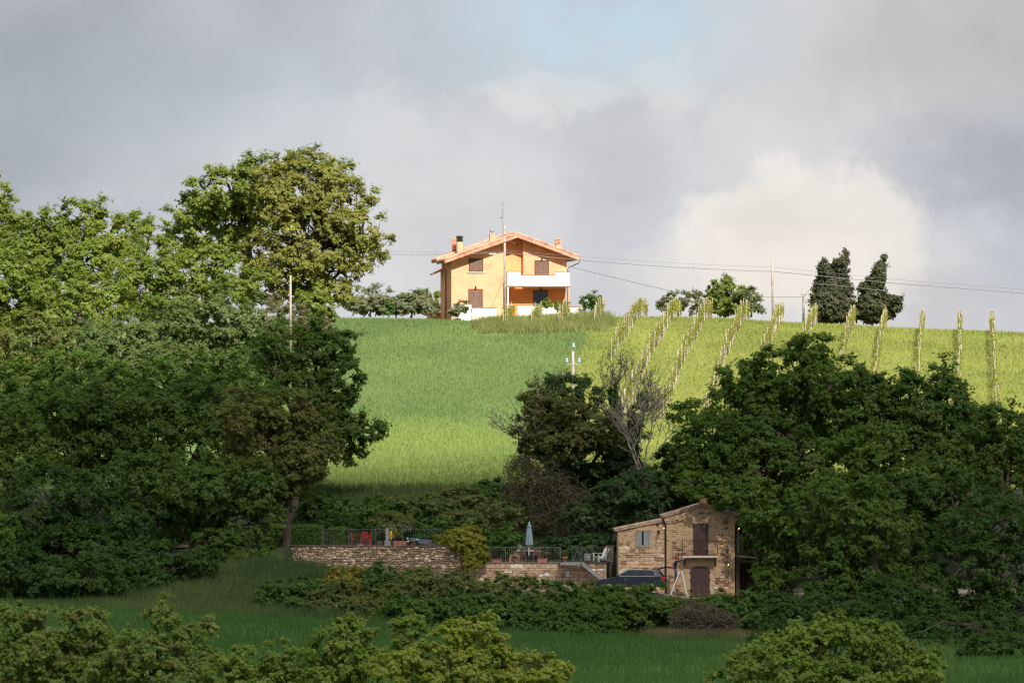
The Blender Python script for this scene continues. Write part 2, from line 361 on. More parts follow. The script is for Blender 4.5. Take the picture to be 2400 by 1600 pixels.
# ------------------------------------------------------------------ trees
def unit(v): return v / np.maximum(np.linalg.norm(v, axis=-1, keepdims=True), 1e-9)
def rdir(n): return unit(R.normal(size=(n, 3)))
def tubes(paths, radii, sides=5):
    """paths (N,P,3), radii (N,P) -> quads"""
    Np, Pn = paths.shape[:2]
    t = np.empty_like(paths); t[:, 1:-1] = paths[:, 2:] - paths[:, :-2]; t[:, 0] = paths[:, 1] - paths[:, 0]; t[:, -1] = paths[:, -1] - paths[:, -2]
    t = unit(t); ref = np.where(np.abs(t[..., 2:3]) < .9, np.array([0, 0, 1.]), np.array([1., 0, 0]))
    a = unit(np.cross(t, ref)); b = np.cross(a, t)
    th = 2 * np.pi * np.arange(sides) / sides
    ring = np.cos(th)[None, None, :, None] * a[:, :, None] + np.sin(th)[None, None, :, None] * b[:, :, None]
    V = paths[:, :, None] + radii[:, :, None, None] * ring
    k = np.arange(sides); k2 = (k + 1) % sides
    base = (np.arange(Np)[:, None, None] * Pn + np.arange(Pn - 1)[None, :, None]) * sides
    F = np.stack([base + k, base + k2, base + sides + k2, base + sides + k], -1)
    return V.reshape(-1, 3), F.reshape(-1, 4)
def curve_paths(A, B, sag, jit, Pn=5):
    s = np.linspace(0, 1, Pn)[None, :, None]
    p = A[:, None] * (1 - s) + B[:, None] * s
    bend = (s * (1 - s) * 4)
    off = R.normal(size=(len(A), 1, 3)) * jit + np.array([0, 0, sag])
    d = np.linalg.norm(B - A, axis=-1)[:, None, None]
    p = p + bend * off * d
    wig = R.normal(size=p.shape) * jit * .25 * d; wig[:, 0] = 0; wig[:, -1] = 0
    return p + wig
def leaf_quads(c, nrm, ln, wd):
    n = len(c); a = unit(np.cross(nrm, rdir(n))); b = np.cross(nrm, a)
    ln = ln[:, None] / 2; wd = wd[:, None] / 2; fold = nrm * wd * .35
    V = np.empty((n, 4, 3)); V[:, 0] = c - a * ln; V[:, 1] = c + b * wd + fold; V[:, 2] = c + a * ln; V[:, 3] = c - b * wd + fold
    return V.reshape(-1, 3), np.arange(n * 4).reshape(n, 4)
def leaf_tris(c, nrm, ln, wd):
    n = len(c); a = unit(np.cross(nrm, rdir(n))); b = np.cross(nrm, a); ln = ln[:, None]; wd = wd[:, None]
    V = np.empty((n, 3, 3)); V[:, 0] = c - a * ln * .5 - b * wd * .42; V[:, 1] = c + a * ln * .55; V[:, 2] = c - a * ln * .35 + b * wd * .58
    return V.reshape(-1, 3), np.arange(n * 3).reshape(n, 3)
def foliage(lobes, leaf, clump, dens=1.0, per=85, spread=1.0, flat=.8, up=.55, inner=.62, asp=.62, tri=False):
    """lobes (n,6): centre and semi-axes. Leaf sprays set round clump centres that fill the outer part of the lobes; returns leaf mesh arrays and clump centres"""
    lobes = np.asarray(lobes, float); CC = []; OO = []
    for i, l in enumerate(lobes):
        r = l[3:]; area = 4 * np.pi * ((r[0] * r[1]) ** 1.6 / 3 + (r[0] * r[2]) ** 1.6 / 3 + (r[1] * r[2]) ** 1.6 / 3) ** (1 / 1.6)
        n = max(4, int(dens * area / (np.pi * clump ** 2) * 1.25)); d = rdir(n)
        d[:, 1] = np.where((d[:, 1] > .3) & (R.random(n) < .6), -d[:, 1], d[:, 1])
        f = 1 - np.abs(R.normal(size=n)) * .22; f = np.clip(f, .3, 1.0) * (1 + .16 * R.normal(size=n)).clip(.75, 1.28)
        c = l[:3] + d * r * f[:, None]; keep = np.ones(n, bool)
        for j, m in enumerate(lobes):
            if j != i: keep &= ((((c - m[:3]) / m[3:]) ** 2).sum(-1) > inner ** 2) | (R.random(n) < .12)
        CC.append(c[keep]); OO.append(unit(d[keep] / r))
    C = np.concatenate(CC); O = np.concatenate(OO); nc = len(C)
    ns = 9; npl = max(2, per // ns)
    sd_ = unit(rdir(nc * ns).reshape(nc, ns, 3) + O[:, None] * .7 + np.array([0, 0, .25]))
    sl = clump * R.uniform(.55, 1.35, (nc, ns, 1)) * spread * (.8 + .4 * R.random((nc, 1, 1)))
    tt = R.uniform(.2, 1.0, (nc, ns, npl, 1))
    pos = C[:, None, None] + sd_[:, :, None] * sl[:, :, None] * tt + R.normal(size=(nc, ns, npl, 3)) * clump * .13
    pos[..., 2] = C[:, None, None, 2] + (pos[..., 2] - C[:, None, None, 2]) * flat
    pos = pos.reshape(-1, 3); out = unit(pos - np.repeat(C, ns * npl, 0) + .6 * np.repeat(O, ns * npl, 0) * clump)
    nrm = unit(.75 * out + np.array([0, -.12, up]) + .45 * rdir(len(pos)))
    ln = leaf * R.uniform(.65, 1.35, len(pos)); V, F = (leaf_tris if tri else leaf_quads)(pos, nrm, ln, ln * (asp * 1.15 if tri else asp))
    return V, F, C
def wood(base, top, lobes, C, r0, nbr=.35, thin=1.0):
    lobes = np.asarray(lobes, float); lc = lobes[:, :3]
    parts = []
    n0 = 6; s = np.linspace(0, 1, n0)[:, None]; tp = base * (1 - s) + top * s; tp[1:-1] += R.normal(size=(n0 - 2, 3)) * r0 * .6
    tr = r0 * np.linspace(1.25, .72, n0); tr[0] *= 1.35
    parts.append(tubes(tp[None], tr[None], 8))
    k = len(lc); A = np.repeat(top[None], k, 0) - (top - base)[None] * R.uniform(0, .3, (k, 1))
    p = curve_paths(A, lc, .06, .07, 6); rad = np.linspace(.62, .2, 6)[None] * r0 * R.uniform(.7, 1.0, (k, 1)); parts.append(tubes(p, rad, 6))
    sel = R.random(len(C)) < nbr; c = C[sel]
    if len(c):
        d = ((c[:, None] - lc[None]) ** 2).sum(-1); j = d.argmin(1); pi = R.integers(2, 6, len(c)); A = p[j, pi]
        pb = curve_paths(A, c, .03, .1, 5); rb = np.linspace(.2, .045, 5)[None] * r0 * R.uniform(.6, 1.0, (len(c), 1)) * thin; parts.append(tubes(pb, rb, 4))
    V = []; F = []; b = 0
    for v, f in parts: V.append(v); F.append(f + b); b += len(v)
    return np.concatenate(V), np.concatenate(F)
D2 = 2400 / 2352
BARK = {}
def tree(name, label, cat, group, Y, base_px, lobes, mk, leaf=.24, clump=.95, dens=1.0, per=80, trunk=.32, bark='bark', nbr=.35, crown='crown', base_py=None, depth=.85, spread=1.0, flat=.8, up=.55, yj=.35, asp=.62, thin=1.0, top_py=None):
    """lobes: (px, py, rx, ry) rows of the crown, laid out at distance Y and given real depth"""
    L3 = []
    for l in lobes:
        px, py, rx, ry = [v * D2 for v in l[:4]]; yo = l[4] if len(l) > 4 else R.normal() * yj * rx * Y / FPX
        yy = Y + yo; s = yy / FPX
        L3.append(((px - 1200) * s, yy, (HORIZON - py) * s, rx * s, rx * s * depth, ry * s))
    L3 = np.array(L3)
    bx = PX(base_px * D2, Y); bz = gz(bx, Y) if base_py is None else PZ(base_py * D2, Y)
    base = np.array([bx, Y, bz - .2]); zb = (L3[:, 2] - .55 * L3[:, 5]).min(); zt = max(bz + .25, min(zb + .2 * (L3[:, 2].max() - zb), L3[:, 2].mean()))
    cxm = L3[:, 0].mean(); zt = PZ(top_py * D2, Y) if top_py else zt; top = np.array([bx + (cxm - bx) * .35, Y, zt])
    far = True; clump *= .86
    V, F, C = foliage(L3, leaf * 1.1, clump, dens, int(per * (1.36 if Y > 400 else 1.4)), spread, flat, up, asp=asp, tri=far)
    t = thing(name, label, cat, (bx, Y, bz), 0, group)
    WV, WF = wood(base, top, L3, C, trunk, nbr, thin)
    off = np.array([bx, Y, bz])
    link('trunk', np_mesh('trunk', WV - off, WF, M[bark], True), t)
    link(crown, np_mesh(crown, V - off, F, M[mk]), t)
    return t
M['bark'] = mat('bark', (.10, .08, .06), .9, .3, 1.5, .5)
M['bark_grey'] = mat('bark_grey', (.26, .225, .185), .9, .25, 1.5, .5)
M['bark_brown'] = mat('bark_brown', (.075, .055, .045), .9, .25, 1.5, .4)
M['oak_pale'] = leaf_mat('oak_pale', (.14, .16, .032), (.27, .275, .06), (.24, .22, .10), .06)
M['oak_green'] = leaf_mat('oak_green', (.095, .145, .022), (.22, .275, .05), (.19, .17, .06), .05)
M['oak_bright'] = leaf_mat('oak_bright', (.09, .145, .02), (.205, .26, .044), (.24, .25, .05), .07)
M['locust'] = leaf_mat('locust', (.075, .125, .038), (.15, .20, .06), (.14, .12, .06), .05)
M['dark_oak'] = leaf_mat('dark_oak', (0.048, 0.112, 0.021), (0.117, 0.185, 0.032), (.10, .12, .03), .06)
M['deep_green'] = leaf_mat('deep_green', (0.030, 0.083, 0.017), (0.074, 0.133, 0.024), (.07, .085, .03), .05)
M['brown_oak'] = leaf_mat('brown_oak', (0.083, 0.128, 0.027), (0.170, 0.196, 0.045), (.17, .13, .05), .16)
M['right_green'] = leaf_mat('right_green', (0.057, 0.128, 0.021), (0.133, 0.207, 0.032), (.13, .16, .035), .05)
M['hedge_green'] = leaf_mat('hedge_green', (0.053, 0.135, 0.027), (0.117, 0.201, 0.037), (.11, .13, .04), .06, patch=.6)
M['hedge_mixed'] = leaf_mat('hedge_mixed', (0.083, 0.143, 0.038), (0.180, 0.223, 0.064), (.20, .17, .05), .14, patch=.7)
M['yellow_bush'] = leaf_mat('yellow_bush', (.14, .18, .02), (.36, .37, .06), (.32, .22, .05), .08, patch=.8)
M['gold_bush'] = leaf_mat('gold_bush', (.13, .14, .02), (.33, .30, .045), (.42, .34, .05), .15, patch=.8)
M['fore_green'] = leaf_mat('fore_green', (0.210, 0.300, 0.038), (0.382, 0.435, 0.074), (.26, .25, .10), .14, patch=.7)
M['fore_olive'] = leaf_mat('fore_olive', (.13, .20, .035), (.25, .33, .065), (.22, .21, .10), .16, patch=.7)
M['ash_green'] = leaf_mat('ash_green', (0.128, 0.225, 0.033), (0.265, 0.350, 0.064), (.20, .22, .07), .12, patch=.5)
M['olive_grey'] = leaf_mat('olive_grey', (.11, .14, .065), (.23, .25, .13), (.30, .26, .18), .15, patch=.6)
M['sage'] = leaf_mat('sage', (.09, .12, .05), (.20, .23, .10), (.2, .2, .09), .1, patch=.6)
M['conifer'] = leaf_mat('conifer', (.024, .034, .016), (.066, .075, .036), (.13, .11, .06), .08, trans=.15, patch=.5)
M['ivy'] = leaf_mat('ivy', (0.027, 0.078, 0.021), (0.069, 0.127, 0.032), (.10, .10, .03), .06, patch=.8, gloss=.02)
M['rust'] = leaf_mat('rust', (0.075, 0.117, 0.030), (0.159, 0.180, 0.048), (.19, .14, .055), .16, patch=.6)
M['vine_leaf'] = leaf_mat('vine_leaf', (.15, .175, .025), (.29, .30, .05), (.30, .26, .08), .12, patch=.5)
# ------------------------------------------------------------------ the cloud behind the camera whose shade lies over the valley floor
def cloud():
    h = 900.0; t = h / math.sin(SUN_EL); cx0 = SDIR.x * t; edge = 487.0 + (h + 1.0) * SDIR.y / SDIR.z
    n, m_ = 60, 30; V = []; F = []
    for lay in (1, -1):
        for j in range(m_ + 1):
            for i in range(n + 1):
                u = i / n * 2 - 1; v = j / m_; x = cx0 + u * 640; y = edge - v * 560 + (2.5 * math.sin(x * .051) + 2.5 * math.sin(x * .113 + 2)) * (1 - v)
                e = max(0.0, min(1.0, min(v * 560, (1 - v) * 560, (1 - abs(u)) * 640) / 120))
                th = (1 - (1 - e) ** 2) ** .5; bump = 12 * math.sin(x * .031 + 1) * math.sin(y * .027) + 9 * math.sin(x * .07) * math.sin(y * .06 + 2)
                V.append((x, y, h + lay * th * ((52 + bump) if lay > 0 else 22)))
    for lay in range(2):
        o = lay * (n + 1) * (m_ + 1)
        for j in range(m_):
            for i in range(n):
                a = o + j * (n + 1) + i; q = (a, a + 1, a + n + 2, a + n + 1); F.append(q if lay else q[::-1])
    m, t_ = new_mat('cloud_white'); d = nd(t_, 'ShaderNodeBsdfDiffuse'); d.inputs[0].default_value = (.85, .85, .87, 1); tr = nd(t_, 'ShaderNodeBsdfTransparent')
    mx_ = nd(t_, 'ShaderNodeMixShader'); mx_.inputs[0].default_value = 1 - CLOUD_T ** .5; t_.links.new(tr.outputs[0], mx_.inputs[1]); t_.links.new(d.outputs[0], mx_.inputs[2])
    oo = nd(t_, 'ShaderNodeOutputMaterial'); t_.links.new(mx_.outputs[0], oo.inputs[0])
    o = link('cloud', np_mesh('cloud', np.array(V), np.array(F), m, True)); o['kind'] = 'structure'
CLOUD_T = 0.2
cloud()
# ------------------------------------------------------------------ trees of the left wood (pixel rows of the 2352-wide view)
TW = 'trees of the wood on the left slope'
tree('oak_tree', 'tall pale olive oak on the crest, its round crown nearest the orange house', 'tree', TW, 592, 700,
     [(705, 430, 100, 80), (775, 500, 95, 90), (690, 550, 115, 100), (835, 540, 55, 70), (640, 630, 100, 65), (765, 620, 60, 60), (640, 450, 70, 70), (770, 670, 45, 40)], 'oak_pale', .26, .95, 1.0, 78, .45, nbr=.6)
tree('oak_tree', 'broad green oak on the crest, left neighbour of the pale olive oak', 'tree', TW, 598, 560,
     [(530, 440, 105, 60), (450, 470, 65, 50), (610, 400, 75, 45), (510, 530, 90, 70), (420, 560, 45, 60), (700, 385, 50, 35), (780, 400, 35, 35), (590, 480, 70, 70)], 'oak_green', .26, .95, 1.0, 78, .45, nbr=.5)
tree('oak_tree', 'tallest tree at the left edge of the photo, cut off by the frame', 'tree', TW, 600, 0,
     [(-10, 450, 35, 55), (25, 490, 38, 50), (-5, 540, 60, 60), (20, 580, 50, 50)], 'oak_green', .26, .95, 1.0, 78, .35)
tree('oak_tree', 'sunlit oak with two peaked tops left of the broad green oak', 'tree', TW, 576, 190,
     [(195, 500, 55, 45), (130, 540, 70, 55), (90, 510, 45, 30), (250, 540, 70, 50), (180, 600, 120, 60), (60, 590, 60, 60)], 'oak_bright', .26, .95, 1.0, 78, .4, nbr=.55)
tree('oak_tree', 'thin-topped oak with bare grey limbs showing against the sky', 'tree', TW, 584, 335,
     [(300, 520, 45, 35), (350, 530, 35, 40), (320, 580, 80, 45), (400, 590, 40, 40)], 'oak_bright', .25, .8, .62, 70, .38, 'bark_grey', nbr=.9)
tree('oak_tree', 'low yellow-green tree below the broad green oak', 'tree', TW, 562, 400,
     [(350, 640, 110, 60), (440, 630, 70, 50), (400, 690, 130, 55), (530, 660, 75, 45), (500, 600, 55, 40)], 'oak_bright', .25, .95, 1.0, 78, .35)
tree('oak_tree', 'wide sunlit tree at mid height beside the left edge', 'tree', TW, 556, 110,
     [(90, 670, 130, 60), (10, 630, 70, 60), (210, 690, 110, 60), (150, 730, 120, 50), (20, 720, 70, 60)], 'oak_bright', .25, .95, 1.0, 78, .4)
tree('locust_tree', 'feathery grey-green tree in the middle of the wood under the tall oaks', 'tree', TW, 523, 500,
     [(500, 735, 120, 60), (410, 770, 90, 60), (590, 750, 70, 55), (560, 810, 110, 60), (450, 820, 100, 60)], 'locust', .20, .85, 1.0, 95, .35)
tree('locust_tree', 'feathery grey-green tree left of the middle of the wood', 'tree', TW, 517, 250,
     [(290, 790, 110, 60), (180, 800, 110, 60), (330, 850, 110, 60), (240, 860, 110, 60)], 'locust', .20, .85, 1.0, 95, .35)
tree('locust_tree', 'brown-tinged feathery tree at mid height by the left edge', 'tree', TW, 514, 60,
     [(60, 780, 100, 60), (-5, 800, 60, 70), (110, 850, 110, 70), (20, 880, 70, 60)], 'brown_oak', .20, .85, 1.0, 90, .35)
tree('oak_tree', 'oak leaning out over the wheat field with drooping right branches', 'tree', TW, 479, 668,
     [(770, 790, 42, 32), (720, 800, 60, 40), (795, 850, 38, 42), (650, 800, 70, 45), (745, 870, 62, 55), (790, 920, 40, 34), (800, 975, 50, 30), (850, 985, 34, 22), (810, 1040, 26, 40), (740, 950, 70, 60), (690, 890, 60, 60), (720, 745, 30, 28)], 'dark_oak', .22, .72, 1.05, 75, .42, nbr=.6)
tree('oak_tree', 'brownish oak with its bare trunk rising by the dry stone wall', 'tree', TW, 464, 662,
     [(680, 950, 85, 55), (610, 1000, 95, 65), (700, 1030, 75, 55), (560, 950, 75, 50), (650, 1080, 80, 50), (730, 1010, 50, 50), (580, 1080, 70, 50), (690, 1105, 56, 38), (625, 1135, 50, 36)], 'brown_oak', .22, .85, 1.0, 80, .36, 'bark_brown', nbr=.4)
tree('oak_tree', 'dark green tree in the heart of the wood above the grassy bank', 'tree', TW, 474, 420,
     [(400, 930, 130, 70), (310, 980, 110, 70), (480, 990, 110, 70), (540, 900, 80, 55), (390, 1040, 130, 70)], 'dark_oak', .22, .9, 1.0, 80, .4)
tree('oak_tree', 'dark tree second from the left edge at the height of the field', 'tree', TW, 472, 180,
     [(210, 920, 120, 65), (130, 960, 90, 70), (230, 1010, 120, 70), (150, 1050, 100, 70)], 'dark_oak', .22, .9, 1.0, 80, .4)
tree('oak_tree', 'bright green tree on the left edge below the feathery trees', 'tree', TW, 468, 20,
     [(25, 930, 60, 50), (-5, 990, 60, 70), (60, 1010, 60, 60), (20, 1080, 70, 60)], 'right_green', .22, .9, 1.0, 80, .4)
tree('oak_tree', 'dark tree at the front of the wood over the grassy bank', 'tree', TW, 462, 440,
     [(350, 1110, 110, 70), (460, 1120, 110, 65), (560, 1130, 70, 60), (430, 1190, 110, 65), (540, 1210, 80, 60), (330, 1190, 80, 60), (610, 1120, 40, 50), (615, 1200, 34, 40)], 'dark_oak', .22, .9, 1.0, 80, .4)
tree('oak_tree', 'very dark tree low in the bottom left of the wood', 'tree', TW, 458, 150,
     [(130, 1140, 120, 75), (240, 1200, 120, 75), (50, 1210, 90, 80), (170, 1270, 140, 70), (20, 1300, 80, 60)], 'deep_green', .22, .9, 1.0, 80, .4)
tree('shrub', 'dark shrub mass at the foot of the wood in the bottom left', 'shrub', 'shrubs at the foot of the wood', 443, 150,
     [(110, 1330, 110, 50), (10, 1320, 80, 60), (210, 1320, 90, 50), (60, 1380, 110, 36), (180, 1370, 90, 34)], 'deep_green', .20, .7, 1.0, 80, .15)
tree('shrub', 'dark spreading shrub where the wood meets the long grass', 'shrub', 'shrubs at the foot of the wood', 446, 340,
     [(330, 1290, 90, 50), (400, 1310, 60, 36), (280, 1340, 80, 40), (350, 1340, 50, 30), (460, 1290, 50, 30)], 'deep_green', .20, .7, 1.0, 80, .15)
tree('shrub', 'fresh green shrub on the bank between the wood and the dry stone wall', 'shrub', 'shrubs at the foot of the wood', 455, 540,
     [(540, 1265, 55, 40), (585, 1290, 35, 30), (500, 1290, 45, 30), (480, 1250, 40, 30), (632, 1282, 34, 20), (662, 1292, 22, 12)], 'dark_oak', .2, .6, 1.0, 75, .12)
tree('shrub', 'fresh green branch end poking in from the left edge', 'shrub', 'shrubs at the foot of the wood', 445, -20,
     [(5, 1205, 30, 30), (25, 1240, 24, 22), (-20, 1240, 40, 60)], 'right_green', .2, .6, 1.0, 75, .15)
tree('shrub', 'dry brushy shrub behind the white wooden pole', 'shrub', 'shrubs on the crest', 583, 650,
     [(640, 720, 40, 40), (690, 735, 40, 30), (600, 745, 40, 30), (735, 745, 25, 22)], 'dry_weeds', .26, .6, 1.2, 70, .08, asp=.2)
tree('shrub', 'green shrub at the edge of the wood where the wheat meets the crest', 'shrub', 'shrubs on the crest', 586, 735,
     [(720, 700, 40, 22), (735, 730, 35, 22), (700, 755, 40, 22), (720, 672, 32, 20)], 'oak_green', .24, .6, 1.2, 70, .1)
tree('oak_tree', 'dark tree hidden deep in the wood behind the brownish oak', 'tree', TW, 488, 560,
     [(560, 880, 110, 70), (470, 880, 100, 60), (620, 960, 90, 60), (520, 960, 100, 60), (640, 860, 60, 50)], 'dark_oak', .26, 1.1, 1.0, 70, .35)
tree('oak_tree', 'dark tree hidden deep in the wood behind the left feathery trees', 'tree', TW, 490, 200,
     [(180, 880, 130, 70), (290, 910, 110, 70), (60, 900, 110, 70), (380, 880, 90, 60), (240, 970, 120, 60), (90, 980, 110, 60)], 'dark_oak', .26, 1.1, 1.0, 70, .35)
# ------------------------------------------------------------------ crest shrubs
CS = 'shrubs on the crest'
tree('shrub', 'tall airy shrub with thin green twigs left of the orange house', 'shrub', CS, 628, 850, [(850, 680, 40, 26), (815, 700, 22, 20), (885, 675, 25, 20)], 'sage', .17, .55, .55, 50, .08, 'bark_grey', nbr=.9, base_py=722, spread=1.4)
tree('olive_tree', 'grey-green round olive shrub under the airy twigs', 'olive tree', CS, 626, 850, [(830, 702, 32, 18), (870, 700, 30, 18)], 'olive_grey', .17, .5, 1.3, 80, .08, 'bark_grey', base_py=722)
tree('shrub', 'small dark green shrub between the two grey olive shrubs', 'shrub', CS, 625, 893, [(888, 708, 15, 14)], 'dark_oak', .16, .4, 1.4, 70, .05, base_py=723)
tree('olive_tree', 'dense grey olive tree left of the orange house', 'olive tree', CS, 627, 945, [(925, 700, 32, 20), (962, 695, 28, 26), (900, 704, 24, 16), (985, 706, 16, 14)], 'olive_grey', .17, .5, 1.4, 80, .09, 'bark_grey', base_py=724)
tree('shrub', 'bright green shrub touching the left corner of the orange house', 'shrub', CS, 640, 1000, [(965, 675, 18, 14), (1000, 690, 16, 20), (1008, 705, 10, 12)], 'oak_green', .17, .45, 1.2, 70, .06, base_py=722)
tree('shrub', 'low grey shrub in front of the left corner of the orange house', 'shrub', CS, 623, 1050, [(1045, 712, 20, 10), (1062, 705, 12, 12)], 'olive_grey', .15, .35, 1.3, 60, .05, 'bark_grey', base_py=722)
tree('shrub', 'small shrub before the dark porch door', 'shrub', CS, 623, 1280, [(1262, 698, 12, 9), (1288, 700, 14, 9)], 'oak_green', .16, .35, 1.3, 60, .05, base_py=712)
tree('shrub', 'round dark shrub right of the orange house', 'shrub', CS, 625, 1357, [(1352, 692, 15, 15), (1364, 690, 14, 17)], 'dark_oak', .16, .4, 1.5, 75, .06, base_py=715)
tree('shrub', 'wide scrubby shrub on the crest left of the round green tree', 'shrub', CS, 634, 1560, [(1545, 693, 28, 20), (1585, 692, 30, 22), (1525, 702, 16, 12), (1610, 705, 16, 12)], 'sage', .17, .5, 1.0, 65, .08, 'bark_grey', nbr=.7, base_py=720)
tree('round_tree', 'round green tree on the crest left of the tall utility pole', 'tree', CS, 634, 1670, [(1662, 665, 32, 28), (1690, 680, 30, 28), (1650, 690, 26, 22), (1680, 702, 40, 18), (1655, 708, 26, 14)], 'oak_green', .19, .55, 1.4, 75, .12, base_py=722)
tree('shrub', 'looser pale shrub leaning against the round green tree', 'shrub', CS, 632, 1725, [(1722, 682, 26, 24), (1735, 700, 22, 16)], 'sage', .17, .5, .9, 60, .08, 'bark_grey', nbr=.8, base_py=724)
CN = 'conifers on the crest'
tree('conifer_tree', 'larger dark conifer on the crest behind the vine rows', 'tree', CN, 640, 1912,
     [(1912, 722, 50, 15), (1912, 702, 50, 18), (1910, 682, 46, 17), (1912, 662, 41, 16), (1914, 644, 34, 15), (1920, 627, 26, 14), (1930, 610, 15, 14), (1937, 595, 8, 13), (1941, 583, 4, 8), (1893, 620, 14, 15), (1895, 606, 6, 9)], 'conifer', .19, .36, 1.6, 58, .3, base_py=734, flat=.95, up=.2, nbr=.3, spread=1.35)
tree('conifer_tree', 'narrower ragged conifer with side branches to the right', 'tree', CN, 641, 2000,
     [(2005, 726, 42, 13), (2002, 707, 40, 16), (2003, 688, 32, 16), (2007, 668, 25, 15), (2012, 648, 19, 14), (2018, 628, 14, 14), (2024, 610, 8, 13), (2029, 594, 4, 10), (2045, 688, 22, 6), (2052, 706, 16, 6), (1984, 662, 10, 8)], 'conifer', .19, .34, 1.6, 58, .28, base_py=740, flat=.95, up=.2, nbr=.3, spread=1.35)
# ------------------------------------------------------------------ trees in the middle and on the right
MG = 'overgrown trees behind the terraces'
tree('ivy_tree', 'ivy-dark tree with a rusty crown behind the lower terrace', 'tree', MG, 476, 1300,
     [(1290, 945, 70, 50), (1240, 985, 55, 45), (1350, 980, 65, 55), (1300, 1010, 90, 50), (1240, 930, 45, 40)], 'rust', .19, .7, 1.0, 80, .3, 'bark_brown', nbr=.6)
tree('ivy_tree', 'dark ivy-covered tree below the insulator pole', 'tree', MG, 479, 1330,
     [(1285, 890, 38, 34), (1340, 905, 42, 34), (1330, 1060, 110, 60), (1400, 1010, 60, 60), (1260, 1060, 60, 50), (1420, 1080, 60, 60), (1350, 1130, 90, 50)], 'ivy', .19, .7, 1.1, 80, .3, 'bark_brown', nbr=.4)
tree('ivy_clad_tree', 'upright trunk wrapped in ivy, left one of the two ivy columns', 'tree', MG, 477, 1412, [(1411, 960, 14, 45), (1408, 910, 8, 30), (1418, 1010, 20, 40)], 'ivy', .16, .35, 1.4, 60, .14, 'bark_brown', base_py=1150)
tree('ivy_clad_tree', 'leaning trunk wrapped in ivy, right one of the two ivy columns', 'tree', MG, 477, 1450, [(1462, 960, 14, 25), (1480, 925, 12, 22), (1448, 1000, 20, 30), (1440, 1050, 26, 40)], 'ivy', .16, .35, 1.4, 60, .14, 'bark_brown', base_py=1150)
RW = 'trees of the dark wood on the right'
tree('oak_tree', 'tallest oak of the right wood with spiky top reaching up into the vineyard', 'tree', RW, 472, 1830,
     [(1830, 860, 100, 60), (1760, 900, 80, 55), (1900, 880, 80, 60), (1850, 800, 50, 34), (1890, 790, 24, 26), (1770, 830, 40, 30), (1960, 900, 60, 45), (1700, 870, 40, 34), (1660, 880, 30, 34), (1820, 950, 140, 70), (1940, 960, 100, 60), (1975, 850, 26, 30)], 'right_green', .22, .8, 1.0, 80, .45)
tree('oak_tree', 'oak right of the tallest one with see-through gaps low in its crown', 'tree', RW, 470, 2110,
     [(2090, 910, 80, 50), (2175, 890, 45, 40), (2170, 845, 22, 22), (2160, 950, 80, 60), (2060, 970, 80, 55), (2210, 930, 40, 45), (2200, 1000, 80, 50), (2100, 1020, 80, 45), (2030, 900, 60, 45), (1995, 955, 70, 50), (2060, 885, 40, 30), (2240, 990, 60, 50)], 'dark_oak', .22, .8, 1.0, 80, .42, nbr=.5)
tree('oak_tree', 'tree on the right edge at the foot of the last vine row', 'tree', RW, 465, 2310,
     [(2285, 965, 40, 36), (2330, 990, 50, 45), (2300, 1060, 80, 60), (2350, 1110, 60, 70), (2240, 1090, 60, 50), (2255, 1010, 60, 50), (2180, 1060, 70, 45), (2345, 950, 30, 26)], 'dark_oak', .22, .85, 1.0, 80, .4)
tree('oak_tree', 'rounded oak just above the stone house on its left', 'tree', RW, 470, 1640,
     [(1590, 955, 45, 36), (1640, 1000, 65, 50), (1590, 1040, 55, 50), (1680, 1060, 80, 55), (1600, 1100, 60, 45), (1650, 1115, 60, 35)], 'right_green', .21, .75, 1.05, 80, .36)
tree('oak_tree', 'oak crown spreading above the roof of the stone house', 'tree', RW, 469, 1780,
     [(1740, 1010, 90, 60), (1830, 1040, 90, 60), (1760, 1080, 90, 50), (1850, 1110, 80, 50), (1700, 1120, 60, 36)], 'dark_oak', .21, .8, 1.0, 80, .4)
tree('oak_tree', 'oak with lit green tufts right behind the stone house', 'tree', RW, 455, 1810,
     [(1760, 1190, 55, 45), (1830, 1180, 75, 55), (1790, 1260, 70, 55), (1870, 1240, 70, 55), (1770, 1320, 50, 50), (1720, 1165, 34, 26)], 'right_green', .21, .75, 1.0, 80, .36)
tree('oak_tree', 'oak whose leafy arm reaches over the roof ridge and chimney of the stone house', 'tree', RW, 455.8, 1752,
     [(1690, 1135, 50, 26, 0), (1640, 1112, 40, 24, .3), (1590, 1105, 40, 24, .5), (1665, 1152, 26, 12, -.2), (1740, 1130, 50, 34, 0), (1620, 1138, 24, 10, -.2)], 'right_green', .2, .6, 1.15, 78, .2, top_py=1165)
tree('shrub', 'dark undergrowth on the slope close behind the lean-to and left gable of the stone house', 'shrub', 'bushes on the terraces', 472, 1540, [(1540, 1085, 44, 60), (1560, 1140, 44, 40), (1505, 1130, 40, 44), (1600, 1140, 44, 34)], 'deep_green', .2, .65, 1.2, 75, .12)
tree('shrub', 'dark undergrowth directly right of the stone house behind the porch', 'shrub', 'bushes on the terraces', 463, 1745, [(1735, 1200, 44, 60), (1745, 1280, 44, 50), (1780, 1230, 50, 60)], 'deep_green', .2, .65, 1.2, 75, .12)
tree('oak_tree', 'oak in the middle of the right wood beside the yard', 'tree', RW, 452, 1960,
     [(1950, 1150, 90, 60), (2000, 1210, 90, 60), (1930, 1260, 80, 60), (1980, 1320, 90, 60), (1890, 1330, 70, 50)], 'right_green', .21, .8, 1.0, 80, .4)
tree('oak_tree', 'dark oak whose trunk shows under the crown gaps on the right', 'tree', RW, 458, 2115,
     [(2150, 1150, 80, 50), (2230, 1130, 80, 60), (2060, 1130, 50, 36), (2190, 1220, 100, 60), (2100, 1260, 70, 60)], 'deep_green', .21, .8, 1.0, 80, .42, nbr=.5)
